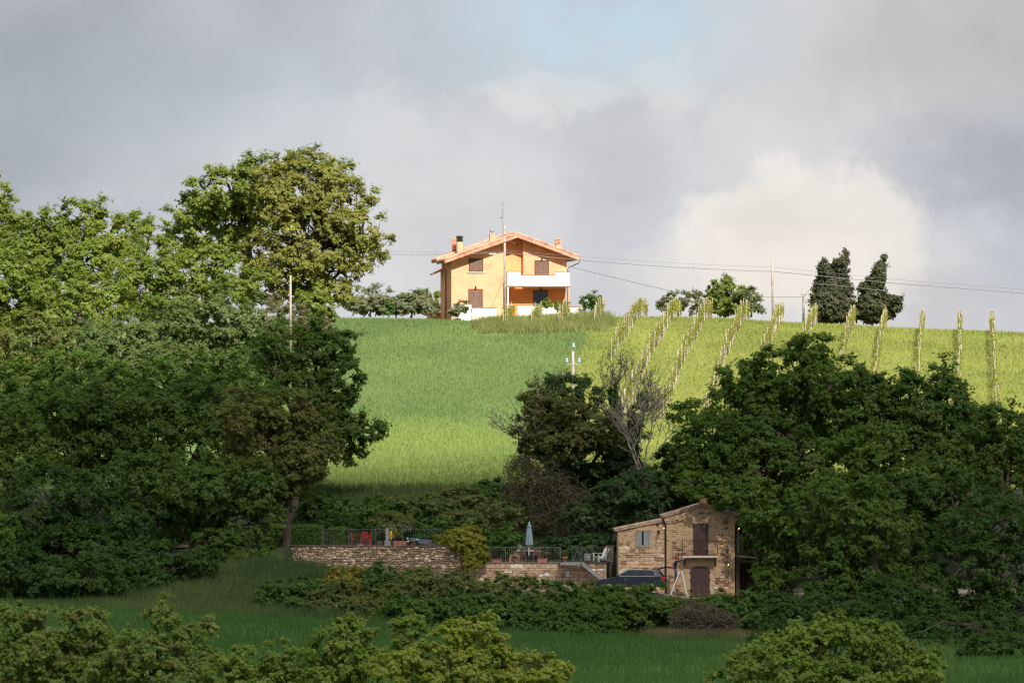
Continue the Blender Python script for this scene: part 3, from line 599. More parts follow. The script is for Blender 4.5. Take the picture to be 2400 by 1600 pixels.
tree('oak_tree', 'very dark oak filling the right edge beside the lower field', 'tree', RW, 448, 2270,
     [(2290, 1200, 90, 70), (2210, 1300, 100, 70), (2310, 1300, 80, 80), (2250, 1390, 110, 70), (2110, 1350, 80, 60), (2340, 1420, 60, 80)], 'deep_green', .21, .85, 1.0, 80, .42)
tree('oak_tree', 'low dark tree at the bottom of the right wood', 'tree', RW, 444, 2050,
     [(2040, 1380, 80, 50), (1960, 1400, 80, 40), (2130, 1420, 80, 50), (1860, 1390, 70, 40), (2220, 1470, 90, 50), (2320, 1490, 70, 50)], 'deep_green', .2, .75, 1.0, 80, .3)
tree('oak_tree', 'dark tree hidden behind the tallest oak of the right wood', 'tree', RW, 481, 1790,
     [(1720, 940, 80, 50), (1830, 930, 100, 60), (1700, 1020, 90, 60), (1840, 1020, 110, 60), (1620, 1040, 60, 50)], 'dark_oak', .30, 1.2, 1.1, 64, .35)
tree('oak_tree', 'dark tree hidden behind the see-through oak of the right wood', 'tree', RW, 480, 2170,
     [(2060, 960, 90, 50), (2170, 980, 100, 60), (2280, 1030, 90, 60), (2200, 1080, 110, 50), (1980, 1010, 80, 60), (2340, 1080, 60, 60)], 'dark_oak', .30, 1.2, 1.1, 64, .35)
# ------------------------------------------------------------------ shrubs on the bank behind the terraces
BG = 'bushes on the bank under the wheat field'
for k, (px, py, rx, ry, mk) in enumerate([(730, 1165, 55, 30, 'deep_green'), (800, 1175, 55, 26, 'hedge_green'), (870, 1165, 50, 24, 'hedge_green'), (930, 1160, 50, 24, 'hedge_mixed'), (990, 1165, 50, 26, 'hedge_mixed'), (1060, 1150, 55, 30, 'hedge_mixed'), (1120, 1135, 60, 32, 'hedge_green'), (1150, 1180, 50, 30, 'hedge_mixed'), (1060, 1195, 50, 22, 'hedge_mixed'), (900, 1200, 55, 20, 'hedge_mixed'), (770, 1205, 50, 22, 'deep_green'), (1000, 1205, 40, 18, 'hedge_green')]):
    wh = ['darkest bush of the bank, close to the brownish oak trunk', 'second bush along the top of the bank from the brownish oak', 'third bush along the top of the bank, under the wheat edge', 'olive bush high on the bank, above the blue lounger', 'olive bush above the yellow bush, high on the bank', 'high bank bush where the wheat edge begins to climb', 'tall green bush at the top right of the bank beside the brambles', 'mixed bush between the brambles and the folded parasol', 'low mixed bush on the bank above the yellow bush', 'low mixed bush on the bank above the hose pillar', 'dark low bush above the two clipped hedges', 'small green bush above the blue lounger'][k]
    tree('bush', wh, 'bush', BG, 480 - (py - 1130) * .13, px, [(px, py, rx, ry), (px + rx * .5, py + 8, rx * .6, ry * .8)], mk, .17, .5, 1.25, 75, .07, crown='foliage')
tree('bush', 'dark green bush between the yellow bush and the stone pillar', 'bush', 'bushes on the terraces', 463, 1150, [(1140, 1238, 26, 22), (1170, 1232, 26, 22), (1160, 1255, 34, 18)], 'hedge_green', .15, .38, 1.4, 75, .06, crown='foliage')
tree('bush', 'dark bush behind the railing right of the folded parasol', 'bush', 'bushes on the terraces', 464, 1290, [(1270, 1262, 30, 20), (1320, 1255, 40, 22), (1370, 1250, 40, 24), (1240, 1270, 24, 16)], 'ivy', .15, .4, 1.4, 75, .06, crown='foliage')
tree('bush', 'dark leafy bush beneath the ivy trees beside the lean-to roof', 'bush', 'bushes on the terraces', 467, 1400, [(1400, 1180, 60, 40), (1460, 1170, 50, 40), (1340, 1190, 50, 36), (1430, 1130, 60, 40), (1490, 1120, 40, 50)], 'ivy', .17, .55, 1.2, 75, .1, crown='foliage')
tree('bush', 'squat yellow-green bush tumbling over the end of the dry stone wall', 'bush', 'bushes on the terraces', 458.0, 1070,
     [(1052, 1230, 28, 18, .3), (1082, 1232, 26, 22, .3), (1065, 1250, 34, 20, 0), (1095, 1268, 24, 22, -.5), (1085, 1290, 20, 16, -.7), (1112, 1268, 14, 12, -.5), (1020, 1240, 20, 14, .5)], 'yellow_bush', .15, .34, 1.5, 75, .08, base_py=1256, crown='foliage')
def clipped(label, px0, px1, py0, py1, Y, mk):
    x0, x1 = PX(px0, Y), PX(px1, Y); z1, z0 = PZ(py0, Y), PZ(py1, Y); n = 9000
    s = R.uniform(-1, 1, (n, 3)); ax = R.integers(0, 3, n); sg = np.where(R.random(n) < .5, -1, 1); k = np.arange(n)
    s[k, ax] = sg * (1 - np.abs(R.normal(size=n)) * .12); s = np.sign(s) * (1 - (1 - np.abs(s)).clip(0)) ; hx = (x1 - x0) / 2; hz = (z1 - z0) / 2
    rr = np.maximum(1, (np.abs(s) ** 6).sum(-1) ** (1 / 6)); s = s / rr[:, None]
    pos = s * np.array([hx, hx * .8, hz]) + R.normal(size=(n, 3)) * .05; pos[:, 2] += hz
    nrm = unit(s * .7 + rdir(n) * .6 + np.array([0, 0, .3])); ln = R.uniform(.10, .17, n); V, F = leaf_quads(pos, nrm, ln, ln * .6)
    t = thing('clipped_hedge', label, 'hedge', ((x0 + x1) / 2, Y, z0), 0, 'clipped hedges on the upper terrace')
    link('foliage', np_mesh('foliage', V, F, M[mk]), t)
    b = MB()
    for q in range(3): b.tube([(random.uniform(-.3, .3) * hx, 0, -.05), (random.uniform(-.5, .5) * hx, random.uniform(-.3, .3), hz * 1.2)], [.05, .02], 6)
    b.build('stem', M['bark_brown'], t)
clipped('large squared dark hedge at the left end of the upper terrace', 686, 757, 1231, 1281, 460.6, 'hedge_green')
clipped('small rounded hedge between the large hedge and the red chairs', 771, 804, 1237, 1280, 460.6, 'hedge_green')
clipped('low loose hedge piece just left of the red chairs', 806, 824, 1258, 1280, 461.5, 'hedge_green')
# ------------------------------------------------------------------ hedgerow under the terraces
HG = 'bushes of the hedgerow below the terraces'
row = [(640, 1380, 60, 40, 'hedge_green', 'low dark bush at the left end of the hedgerow by the long grass'),
       (720, 1370, 55, 45, 'hedge_green', 'dark bush left of the golden bush'),
       (800, 1330, 50, 26, 'gold_bush', 'golden yellow bush by the pale gravel'),
       (770, 1390, 60, 50, 'hedge_mixed', 'brownish bush below the golden bush'),
       (880, 1335, 60, 36, 'hedge_green', 'bush with a dark tuft under the dry stone wall'),
       (850, 1400, 60, 48, 'hedge_mixed', 'yellow-flecked bush under the dry stone wall'),
       (960, 1345, 65, 34, 'hedge_mixed', 'olive bush below the yellow bush on the wall'),
       (950, 1405, 70, 50, 'hedge_green', 'dark bush hollow in the middle of the hedgerow'),
       (1050, 1350, 65, 34, 'hedge_mixed', 'light olive bush under the railing'),
       (1050, 1410, 70, 50, 'hedge_green', 'dark bush under the light olive bush'),
       (1140, 1360, 65, 36, 'hedge_mixed', 'olive bush below the terracotta planters'),
       (1140, 1415, 70, 50, 'hedge_green', 'dark bush with a pale dead stem in front'),
       (1230, 1365, 65, 36, 'hedge_mixed', 'olive bush below the folded parasol'),
       (1240, 1420, 65, 50, 'hedge_green', 'dark low bush below the parasol bush'),
       (1315, 1370, 55, 34, 'hedge_green', 'bush at the foot of the metal staircase'),
       (1330, 1425, 60, 48, 'hedge_green', 'low bush left of the big rounded bush')]
for px, py, rx, ry, mk, lab in row:
    Yr = 444.5 - max(0, (py - 1330)) * .09
    tree('bush', lab, 'bush', HG, Yr, px, [(px, py, rx, ry), (px + rx * .55, py + ry * .45, rx * .65, ry * .8), (px - rx * .5, py + ry * .5, rx * .65, ry * .75), (px + rx * .1, py + ry * 1.0, rx * .9, ry * .7)], mk, .16, .48, 1.2, 78, .07, 'bark_grey', nbr=.4, crown='foliage')
tree('bush', 'big rounded bush in front of the dark car', 'bush', HG, 440, 1440, [(1440, 1379, 72, 38), (1395, 1412, 60, 44), (1495, 1387, 46, 42), (1440, 1435, 90, 40), (1525, 1402, 34, 38), (1370, 1375, 40, 28)], 'right_green', .17, .5, 1.25, 80, .1, crown='foliage')
tree('bush', 'grey-brown twiggy bush below the ladder', 'bush', HG, 441, 1580, [(1585, 1382, 40, 24), (1555, 1405, 34, 28), (1615, 1400, 40, 28), (1580, 1420, 60, 26)], 'rust', .13, .42, .7, 45, .08, 'bark_grey', nbr=1.0, crown='foliage', thin=1.6)
tree('bush', 'dark creeping bush below the arched door', 'bush', HG, 442, 1660, [(1660, 1385, 45, 24), (1715, 1390, 50, 28), (1690, 1415, 70, 34), (1630, 1410, 40, 26)], 'hedge_green', .16, .48, 1.2, 75, .07, crown='foliage')
tree('bush', 'dark bush between the arched door bush and the right wood', 'bush', HG, 442, 1790, [(1790, 1395, 55, 40), (1760, 1430, 60, 36), (1840, 1420, 60, 36)], 'deep_green', .17, .5, 1.2, 75, .08, crown='foliage')
tree('bush', 'black-green thicket under the right wood beside the lower field', 'bush', HG, 438, 1900, [(1850, 1420, 80, 40), (1950, 1430, 90, 44), (2060, 1440, 90, 44), (1780, 1450, 60, 30), (1900, 1470, 80, 30)], 'deep_green', .19, .62, 1.1, 75, .1, crown='foliage')
tree('bush', 'black-green thicket in the bottom right corner', 'bush', HG, 436, 2260, [(2170, 1450, 90, 46), (2280, 1450, 90, 50), (2350, 1500, 70, 50), (2220, 1510, 90, 40), (2120, 1500, 60, 36)], 'deep_green', .19, .62, 1.1, 75, .1, crown='foliage')
tree('bush', 'long black-green thicket between the domed foreground tree and the right wood', 'bush', HG, 415, 2000, [(1790, 1470, 60, 30), (1900, 1470, 80, 36), (2020, 1480, 80, 36), (2130, 1490, 80, 40), (2240, 1500, 80, 40), (2340, 1500, 60, 44)], 'deep_green', .2, .66, 1.1, 70, .1, crown='foliage')
tree('bush', 'dark bush cut off by the bottom right corner of the photo', 'bush', HG, 392, 2290, [(2280, 1500, 70, 44), (2215, 1530, 56, 40), (2345, 1520, 60, 60), (2290, 1560, 90, 30)], 'deep_green', .19, .62, 1.1, 75, .1, crown='foliage')
# ------------------------------------------------------------------ foreground trees
FG = 'bushy trees in the foreground'
tree('bushy_tree', 'olive-brown bushy tree in the bottom left corner', 'tree', FG, 262, 120,
     [(20, 1440, 60, 45), (110, 1450, 60, 50), (200, 1450, 55, 50), (70, 1500, 100, 50), (190, 1510, 90, 50), (20, 1540, 90, 50), (130, 1560, 110, 40), (10, 1405, 25, 22), (200, 1408, 22, 20), (105, 1418, 26, 20)], 'fore_olive', .12, .38, 1.0, 80, .12, 'bark_brown')
tree('bushy_tree', 'bushy tree with a tall tuft left of centre in the foreground', 'tree', FG, 258, 390,
     [(375, 1410, 36, 36), (400, 1450, 46, 40), (330, 1500, 90, 50), (430, 1510, 70, 50), (260, 1540, 80, 40), (490, 1440, 26, 22), (390, 1560, 110, 40)], 'fore_olive', .12, .38, 1.0, 80, .12, 'bark_brown')
tree('bushy_tree', 'low pale bushy tree at the bottom between two taller ones', 'tree', FG, 252, 590,
     [(560, 1510, 44, 36), (640, 1505, 44, 36), (520, 1550, 60, 40), (600, 1560, 80, 40), (690, 1550, 50, 36)], 'ash_green', .12, .36, .95, 76, .1, 'bark_brown')
tree('bushy_tree', 'upright green bushy tree left of the sprig in the foreground', 'tree', FG, 250, 800,
     [(790, 1460, 50, 40), (830, 1445, 36, 34), (750, 1490, 46, 40), (800, 1520, 80, 46), (850, 1540, 60, 40), (740, 1555, 50, 36)], 'ash_green', .12, .36, 1.0, 78, .1, 'bark_brown', nbr=.5)
tree('bushy_tree', 'small ball-headed sprig standing up in the foreground', 'tree', FG, 250, 935,
     [(935, 1445, 34, 22), (945, 1422, 18, 12), (925, 1470, 24, 16)], 'ash_green', .12, .3, 1.1, 70, .06, 'bark_brown', nbr=.8)
tree('bushy_tree', 'yellow-green bushy tree at the bottom middle', 'tree', FG, 246, 1060,
     [(1030, 1465, 46, 36), (1100, 1450, 46, 34), (980, 1510, 60, 40), (1080, 1520, 80, 46), (1170, 1490, 34, 32), (1190, 1540, 60, 40), (1260, 1540, 50, 34), (1000, 1560, 90, 34), (1120, 1565, 100, 30), (900, 1530, 50, 40)], 'fore_green', .12, .36, 1.05, 80, .12, 'bark_brown')
tree('bushy_tree', 'broad domed green tree in the bottom right foreground', 'tree', FG, 300, 1910,
     [(1850, 1455, 46, 34), (1800, 1490, 70, 40), (1930, 1440, 46, 30), (1990, 1460, 60, 40), (1910, 1490, 100, 46), (2040, 1490, 60, 40), (2110, 1530, 60, 36), (1740, 1500, 50, 36), (1780, 1540, 110, 40), (1920, 1555, 130, 40), (2060, 1560, 110, 40), (1690, 1555, 50, 34)], 'ash_green', .14, .46, 1.0, 74, .14, 'bark_brown', nbr=.3)
tree('oak_tree', 'rounded dark oak filling the right wood under the see-through crown', 'tree', RW, 462, 2010,
     [(2010, 1030, 80, 50), (1940, 1060, 70, 50), (2010, 1095, 60, 40), (1900, 1120, 60, 40), (2090, 1095, 60, 36)], 'right_green', .21, .8, 1.0, 80, .36)
for px, py, rx, ry, lab in ((860, 1222, 26, 16, 'small dark bush against the slate wall, right of the red chairs'), (795, 1215, 34, 18, 'dark bush over the slate wall above the red chairs'), (950, 1225, 40, 14, 'trailing bush over the slate wall above the blue lounger'), (1010, 1222, 34, 18, 'bush between the slate wall and the yellow bush'), (905, 1212, 34, 14, 'grey-green bush over the slate wall behind the hose pillar')):
    tree('bush', lab, 'bush', 'bushes on the terraces', 464.5, px, [(px, py, rx, ry), (px + rx * .5, py + 6, rx * .6, ry * .8)], 'sage' if 'grey' in lab else 'deep_green', .14, .36, 1.2, 70, .05, crown='foliage')
# ------------------------------------------------------------------ bare trees, brambles
def bare(name, label, px, py0, py1, Y, spread, seed, group, mk='bark_grey', nb=(4, 5, 4), lean=0, buds=None):
    rnd = np.random.default_rng(seed); base = np.array([PX(px * D2, Y), Y, PZ(py0 * D2, Y)]); H = (py0 - py1) * D2 * Y / FPX
    P_, Rr = [], []
    def grow(p, d, ln, r, lev):
        n = 6; pts = [p]; 
        for i in range(n - 1):
            d = d + rnd.normal(size=3) * .11 + np.array([0, 0, .05]); d = d / np.linalg.norm(d); pts.append(pts[-1] + d * ln / (n - 1))
        rad = np.linspace(r, r * .45, n); P_.append(pts); Rr.append(rad)
        if lev < len(nb):
            for q in range(nb[lev]):
                k = rnd.integers(2, n) if q else n - 1; a = unit(rnd.normal(size=3) * np.array([1, .8, .5])); nd2 = unit(d * 1.0 + a * spread); nd2[2] = abs(nd2[2]) * .8 + .15
                grow(pts[k], unit(nd2), ln * rnd.uniform(.5, .8), rad[k] * .7, lev + 1)
    for st in range(2):
        d0 = np.array([lean + rnd.uniform(-.25, .25), rnd.uniform(-.2, .2), 1.0]); grow(base + np.array([st * .2, 0, 0]), d0 / np.linalg.norm(d0), H * .48, .11, 0)
    Pa = np.array(P_); Ra = np.maximum(np.array(Rr) * 1.05, .021); V, F = tubes(Pa, Ra, 4)
    t = thing(name, label, 'tree', tuple(base), 0, group); link('trunk', np_mesh('trunk', V - base, F, M[mk], True), t)
    if buds:
        tips = Pa[:, -1]; n = len(tips) * buds[1]; c = np.repeat(tips, buds[1], 0) + rnd.normal(size=(n, 3)) * .12; ln = np.full(n, .14) * rnd.uniform(.6, 1.2, n); LV, LF = leaf_quads(c, rdir(n), ln, ln * .6)
        link('crown', np_mesh('crown', LV - base, LF, M[buds[0]]), t)
BT = 'bare trees behind the terraces'
bare('bare_tree', 'bare forked tree between the ivy columns and the right wood', 1490, 1190, 850, 470.5, .75, 3, BT, buds=('rust', 2))
bare('bare_tree', 'bare tree rising from the ivy above the insulator pole foot', 1405, 1010, 815, 478, .7, 9, BT, 'bark_grey', (4, 4, 4), buds=('rust', 4))
bare('bare_tree', 'thin bare tree leaning over the ivy to the right', 1455, 1010, 850, 479, .6, 14, BT, 'bark_grey', (3, 4, 4), .35, buds=('rust', 3))
bare('bare_tree', 'small bare tree at the left top of the ivy trees', 1270, 980, 850, 479, .7, 21, BT, 'bark_grey', (4, 4, 3), -.2, buds=('rust', 4))
bare('bare_tree', 'spindly bare shrub hanging over the wheat at the left of the ivy trees', 1225, 1090, 900, 477, .9, 27, BT, 'bark_grey', (4, 4, 3), -.55, buds=('rust', 2))
def bramble(label, boxes, Y, n, mk, seed, leafm=None, nleaf=0, r=.022):
    rnd = np.random.default_rng(seed); A = []; B = []
    bx = PX(boxes[0][0] * D2, Y); base = np.array([bx, Y, gz(bx, Y)])
    for q in range(n):
        px, py, rx, ry = boxes[rnd.integers(len(boxes))]; s = Y / FPX * D2
        c = np.array([PX(px * D2, Y), Y, PZ(py * D2, Y)]); e = np.array([rx * s, 1.2, ry * s]); A.append(c + rnd.uniform(-1, 1, 3) * e); B.append(c + rnd.uniform(-1, 1, 3) * e)
    p = curve_paths(np.array(A), np.array(B), .22, .12, 6); rad = np.full((n, 6), r) * rnd.uniform(.5, 1.4, (n, 1)); V, F = tubes(p, rad, 3)
    t = thing('bramble', label, 'bramble', tuple(base), 0, 'brambles on the bank'); link('stems', np_mesh('stems', V - base, F, M[mk], True), t)
    if leafm:
        c = p.reshape(-1, 3)[rnd.integers(0, n * 6, nleaf)] + rnd.normal(size=(nleaf, 3)) * .15; ln = rnd.uniform(.08, .16, nleaf); LV, LF = leaf_quads(c, unit(rdir(nleaf) + np.array([0, -.3, .5])), ln, ln * .6)
        link('foliage', np_mesh('foliage', LV - base, LF, M[leafm]), t)
M['bramble'] = mat('bramble', (.105, .088, .072), .9, .25, 2)
bramble('brown bramble tangle on the bank behind the parasol', [(1230, 1110, 60, 50), (1280, 1150, 70, 55), (1200, 1080, 40, 30), (1300, 1210, 60, 40), (1220, 1180, 50, 40), (1190, 1140, 40, 40), (1330, 1170, 40, 40)], 473.5, 480, 'bramble', 5, 'rust', 11000)
bramble('dark bramble tangle left of the lean-to roof', [(1370, 1200, 50, 40), (1430, 1170, 50, 50), (1470, 1130, 30, 60)], 470.5, 420, 'bramble', 6, 'ivy', 3500)
bramble('dry reddish stems on the slope under the ladder bush', [(1640, 1440, 60, 30), (1590, 1430, 50, 30)], 437, 300, 'bramble', 8, 'dry_weeds', 3000)
# ================================================================== ORANGE HOUSE
M['stucco'] = mat('stucco', (.74, .352, .20), .9, .075, .9, .2)
M['stucco_shade'] = mat('stucco_shade', (.80, .27, .09), .9, .05, .6, .12)  # porch plaster with the deep orange of its shade put into the colour
M['recess_shade'] = mat('recess_shade', (.74, .34, .15), .9, .05, .6, .12)  # same stucco, the orange shading of the recess painted into it
M['white_paint'] = mat('white_paint', (.78, .74, .68), .8, .03, .8)
M['terracotta_tile'] = mat('terracotta_tile', (.58, .245, .16), .85, .22, 1.6, .2, per_obj=.14)
M['coping_red'] = mat('coping_red', (.36, .13, .06), .8, .15, 2, per_obj=.1)
M['brown_shutter'] = mat('brown_shutter', (.16, .095, .07), .6, .1, 4)
M['brown_frame'] = mat('brown_frame', (.075, .04, .03), .6, .1, 4)
M['dark_glass'] = mat('dark_glass', (.012, .014, .018), .08, .02, 2, spec=.6)
M['gutter'] = mat('gutter', (.14, .075, .05), .45, .1, 3, metal=.2)
M['soot'] = mat('soot', (.02, .018, .017), .9, .2, 3)
M['dull_metal'] = mat('dull_metal', (.40, .41, .43), .4, .08, 5, metal=.7)
M['soffit'] = mat('soffit', (.55, .27, .13), .9, .06, 1)
HY = 627.0; HT = math.radians(11)
hx0 = PX(1058, HY); hz0 = PZ(740, HY)
house = thing('orange_house', 'two-storey orange stucco house with tiled gable roof on the crest of the hill', 'house', (hx0, HY, hz0), HT)
def win_louvre(par, x0, x1, z0, z1, y, name='shutter'):
    """frame with two louvred leaves standing in the wall face"""
    fr = MB(); w = .06
    fr.box(x0 - w, x0, y - .07, y + .05, z0 - w, z1 + w); fr.box(x1, x1 + w, y - .07, y + .05, z0 - w, z1 + w)
    fr.box(x0, x1, y - .07, y + .05, z1, z1 + w); fr.box(x0, x1, y - .07, y + .05, z0 - w, z0)
    f = fr.build('window', M['brown_frame'], par)
    xm = (x0 + x1) / 2
    for a, b in ((x0 + .01, xm - .012), (xm + .012, x1 - .01)):
        s = MB(); s.box(a, a + .05, y - .05, y - .01, z0 + .01, z1 - .01); s.box(b - .05, b, y - .05, y - .01, z0 + .01, z1 - .01)
        zz = z0 + .05
        while zz < z1 - .07:
            s.add([(a + .052, y - .046, zz), (b - .052, y - .046, zz), (b - .052, y - .012, zz + .055), (a + .052, y - .012, zz + .055), (a + .052, y - .046, zz + .012), (b - .052, y - .046, zz + .012), (b - .052, y - .012, zz + .067), (a + .052, y - .012, zz + .067)],
                  [(0, 1, 2, 3), (7, 6, 5, 4), (0, 4, 5, 1), (2, 6, 7, 3), (1, 5, 6, 2), (0, 3, 7, 4)]); zz += .075
        s.build(name, M['brown_shutter'], f)
    return f
RID = 6.0; SL = .355
def gz_(x, top=7.2): return top - SL * abs(x - RID)
# walls (left wing, flush gable, recessed strip, porch back wall)
w = MB()
D = 5.0
w.prism([(0, -1.0), (5.0, -1.0), (5.0, gz_(5.0)), (0, gz_(0))], 0, D)
w.prism([(6.72, 2.86), (10.8, 2.86), (10.8, gz_(10.8)), (6.72, gz_(6.72))], 0, D - .01)
w.build('wall', M['stucco'], house)
w = MB(); w.prism([(5.004, 2.86), (6.716, 2.86), (6.716, gz_(6.716)), (6.0, gz_(6.0)), (5.004, gz_(5.004))], .62, D - .02); w.build('recess_wall', M['recess_shade'], house)
w = MB(); w.box(5.004, 10.8, .35, D - .03, -1.0, 2.66); w.build('porch_wall', M['stucco_shade'], house)
w = MB(); w.box(-.12, 0.004, 2.6, 4.9, -1.0, 4.5); w.build('side_wing', M['stucco'], house)
# roof: two slabs per slope, the rear pair a little higher, eaves overhanging
rf = MB()
def slab(xa, xb, y0, y1, top, th=.30):
    za, zb = top - SL * abs(xa - RID), top - SL * abs(xb - RID)
    rf.prism([(xa, za - th), (xb, zb - th), (xb, zb), (xa, za)], y0, y1)
slab(-.80, RID, -1.0, 3.2, 7.52); slab(RID, 11.8, -1.0, 5.7, 7.52)
slab(-.8, RID - .002, 3.204, 5.7, 7.70)
roof = rf.build('roof', M['soffit'], house)
# rows of curved tiles on the slopes; the verge tiles along the front are separate pieces
def half_tile(name, ln, r, m):
    b = MB(); V = []; k = 5
    for j, (yy, rr) in enumerate(((0, r), (ln, r * .82))):
        for i in range(k + 1): th = math.pi * i / k; V.append((yy, -rr * math.cos(th), rr * math.sin(th)))
    F = [(i, i + 1, i + k + 2, i + k + 1) for i in range(k)] + [tuple(range(k, -1, -1)), tuple(range(k + 1, 2 * k + 2)), (0, k + 1, 2 * k + 1, k)]
    b.add(V, F); return b.mesh(name, m)
TM = half_tile('tile', .48, .13, M['terracotta_tile'])
def put(me, name, par, loc, rot, sc=(1, 1, 1)):
    o = link(name, me, par, loc); o.rotation_euler = rot; o.scale = sc; return o
pitch = math.atan(SL)
for side in (-1, 1):
    xe = -.80 if side < 0 else 11.8; run = abs(RID - xe) / math.cos(pitch); n = int(run / .36)
    for j in range(n):
        d = .02 + j * .36; x = xe - side * d * math.cos(pitch); z = 7.53 - SL * abs(x - RID) + .01 * (j % 3)
        put(TM, 'tile', roof, (x, -.98 + random.uniform(-.012, .012), z), (0, -pitch, (0 if side < 0 else math.pi) + random.uniform(-.03, .03)))
b = MB()
for side, y0, y1, top in ((-1, -.72, 3.2, 7.53), (-1, 3.3, 5.7, 7.71), (1, -.72, 5.7, 7.53)):
    xe = (-.8 if y0 < 3 else -.8) if side < 0 else 11.8; y = y0
    while y < y1:
        p = (xe, y, top - SL * abs(xe - RID)); q = (RID, y, top); b.tube([p, ((p[0] + q[0]) / 2, y, (p[2] + q[2]) / 2 + random.uniform(0, .02)), q], .115, 6); y += .25
o = b.build('tile_rows', M['terracotta_tile'], roof); o['kind'] = 'stuff'
b = MB(); y = -1.0
while y < 5.6: b.tube([(RID, y, 7.60 + (0.14 if y > 3.2 else 0)), (RID, y + .42, 7.57 + (.14 if y > 3.2 else 0))], [.16, .13], 8); y += .4
b.build('ridge_tiles', M['terracotta_tile'], roof)
# fascia of the verge
b = MB(); b.prism([(-.81, 4.79), (RID, 7.205), (RID, 7.50), (-.81, 5.09)], -1.05, -1.002); b.prism([(RID + .002, 7.205), (11.81, 5.14), (11.81, 5.44), (RID + .002, 7.50)], -1.05, -1.002)
b.build('verge_board', M['terracotta_tile'], roof)
# gutters and pipes
for q in ([(-.86, -1.0, 5.0), (-.86, 3.1, 5.0)], [(-.86, 3.2, 5.17), (-.86, 5.7, 5.17)], [(11.86, -1.0, 5.28), (11.86, 5.7, 5.28)]):
    b = MB(); b.tube(q, .055); b.build('gutter', M['gutter'], house)
for q in ([(11.9, -.6, 5.15), (11.85, -.5, 4.9), (10.95, -.12, 4.5), (10.88, -.1, 4.3), (10.88, -.1, 3.0), (10.88, -.1, -.5)], [(-.9, -.3, 4.88), (-.85, -.2, 4.7), (-.08, 2.4, 4.1), (-.08, 2.4, -.5)]):
    b = MB(); b.tube(q, .045); b.build('downpipe', M['gutter'], house)
b = MB(); b.prism([(-1.1, 3.86), (-.125, 4.3), (-.125, 4.44), (-1.1, 4.0)], 3.2, 4.9); b.build('side_canopy', M['terracotta_tile'], house)
# openings
f1 = win_louvre(house, 1.68, 2.90, 4.10, 5.22, 0)
b = MB(); b.box(1.45, 3.12, -.12, -.002, 3.97, 4.03); b.build('sill', M['white_paint'], house)
win_louvre(house, 1.64, 2.86, .50, 2.42, 0)
win_louvre(house, 7.84, 9.06, 3.0, 5.08, 0)
b = MB(); b.box(7.74, 7.8, .27, .36, 0, 2.4); b.box(9.02, 9.08, .27, .36, 0, 2.4); b.box(7.8, 9.02, .27, .36, 2.34, 2.4)
dr = b.build('porch_door', M['brown_frame'], house)
b = MB(); b.box(7.81, 8.40, .33, .348, .1, 2.33); b.box(8.43, 9.01, .33, .348, .1, 2.33); b.build('pane', M['dark_glass'], dr)
b = MB(); b.box(8.402, 8.428, .31, .348, .05, 2.335); b.build('rail', M['brown_frame'], dr)
# balcony
b = MB(); b.box(5.0, 10.82, -1.3, -.003, 2.66, 2.86); b.build('balcony_slab', M['white_paint'], house)
for x0, x1, zt, nm in ((5.0, 6.22, 4.04, 1), (6.28, 9.40, 3.72, 0), (9.46, 10.82, 4.0, 1)):
    b = MB(); b.box(x0, x1, -1.3, -1.18, 2.863, zt); b.build('balcony_panel', M['white_paint'], house)
    b = MB(); b.box(x0 - .02, x1 + .02, -1.33, -1.15, zt + .002, zt + .05); b.build('coping', M['coping_red'], house)
b = MB(); b.box(6.221, 6.279, -1.312, -1.2, 2.864, 3.72); b.box(9.401, 9.459, -1.312, -1.2, 2.864, 3.72); b.build('panel_joint', M['coping_red'], house)
b = MB(); b.box(5.0, 5.12, -1.178, -.004, 2.863, 4.0); b.box(10.70, 10.82, -1.178, -.004, 2.863, 3.96); b.build('balcony_side', M['white_paint'], house)
b = MB(); b.box(5.0, 5.1, -1.28, -1.18, -.6, 2.658); b.build('porch_post', M['white_paint'], house)
b = MB(); b.box(10.7, 10.8, -1.28, -1.18, -.6, 2.658); b.build('porch_post', M['stucco'], house)
b = MB(); b.box(4.99, 10.85, -1.35, -1.302, 2.70, 2.76); b.build('slab_edge', M['coping_red'], house)
def lantern(par, x, y, z, lit=None):
    b = MB(); b.box(x - .03, x + .03, y - .16, y, z + .1, z + .14); b.lathe([(.02, .1), (.07, .06), (.085, -.02), (.05, -.12), (.02, -.16)], x, y - .15, z, 8); b.build('lantern', M['soot'], par)
lantern(house, 8.45, -.02, 5.3); lantern(house, 2.24, -.02, 2.62); lantern(house, 8.4, .34, 2.55)
b = MB(); b.ball((6.1, -.12, 6.6), .1, 8, 6); b.box(6.06, 6.14, -.1, -.002, 6.56, 6.64); b.build('wall_lamp', M['soot'], house)
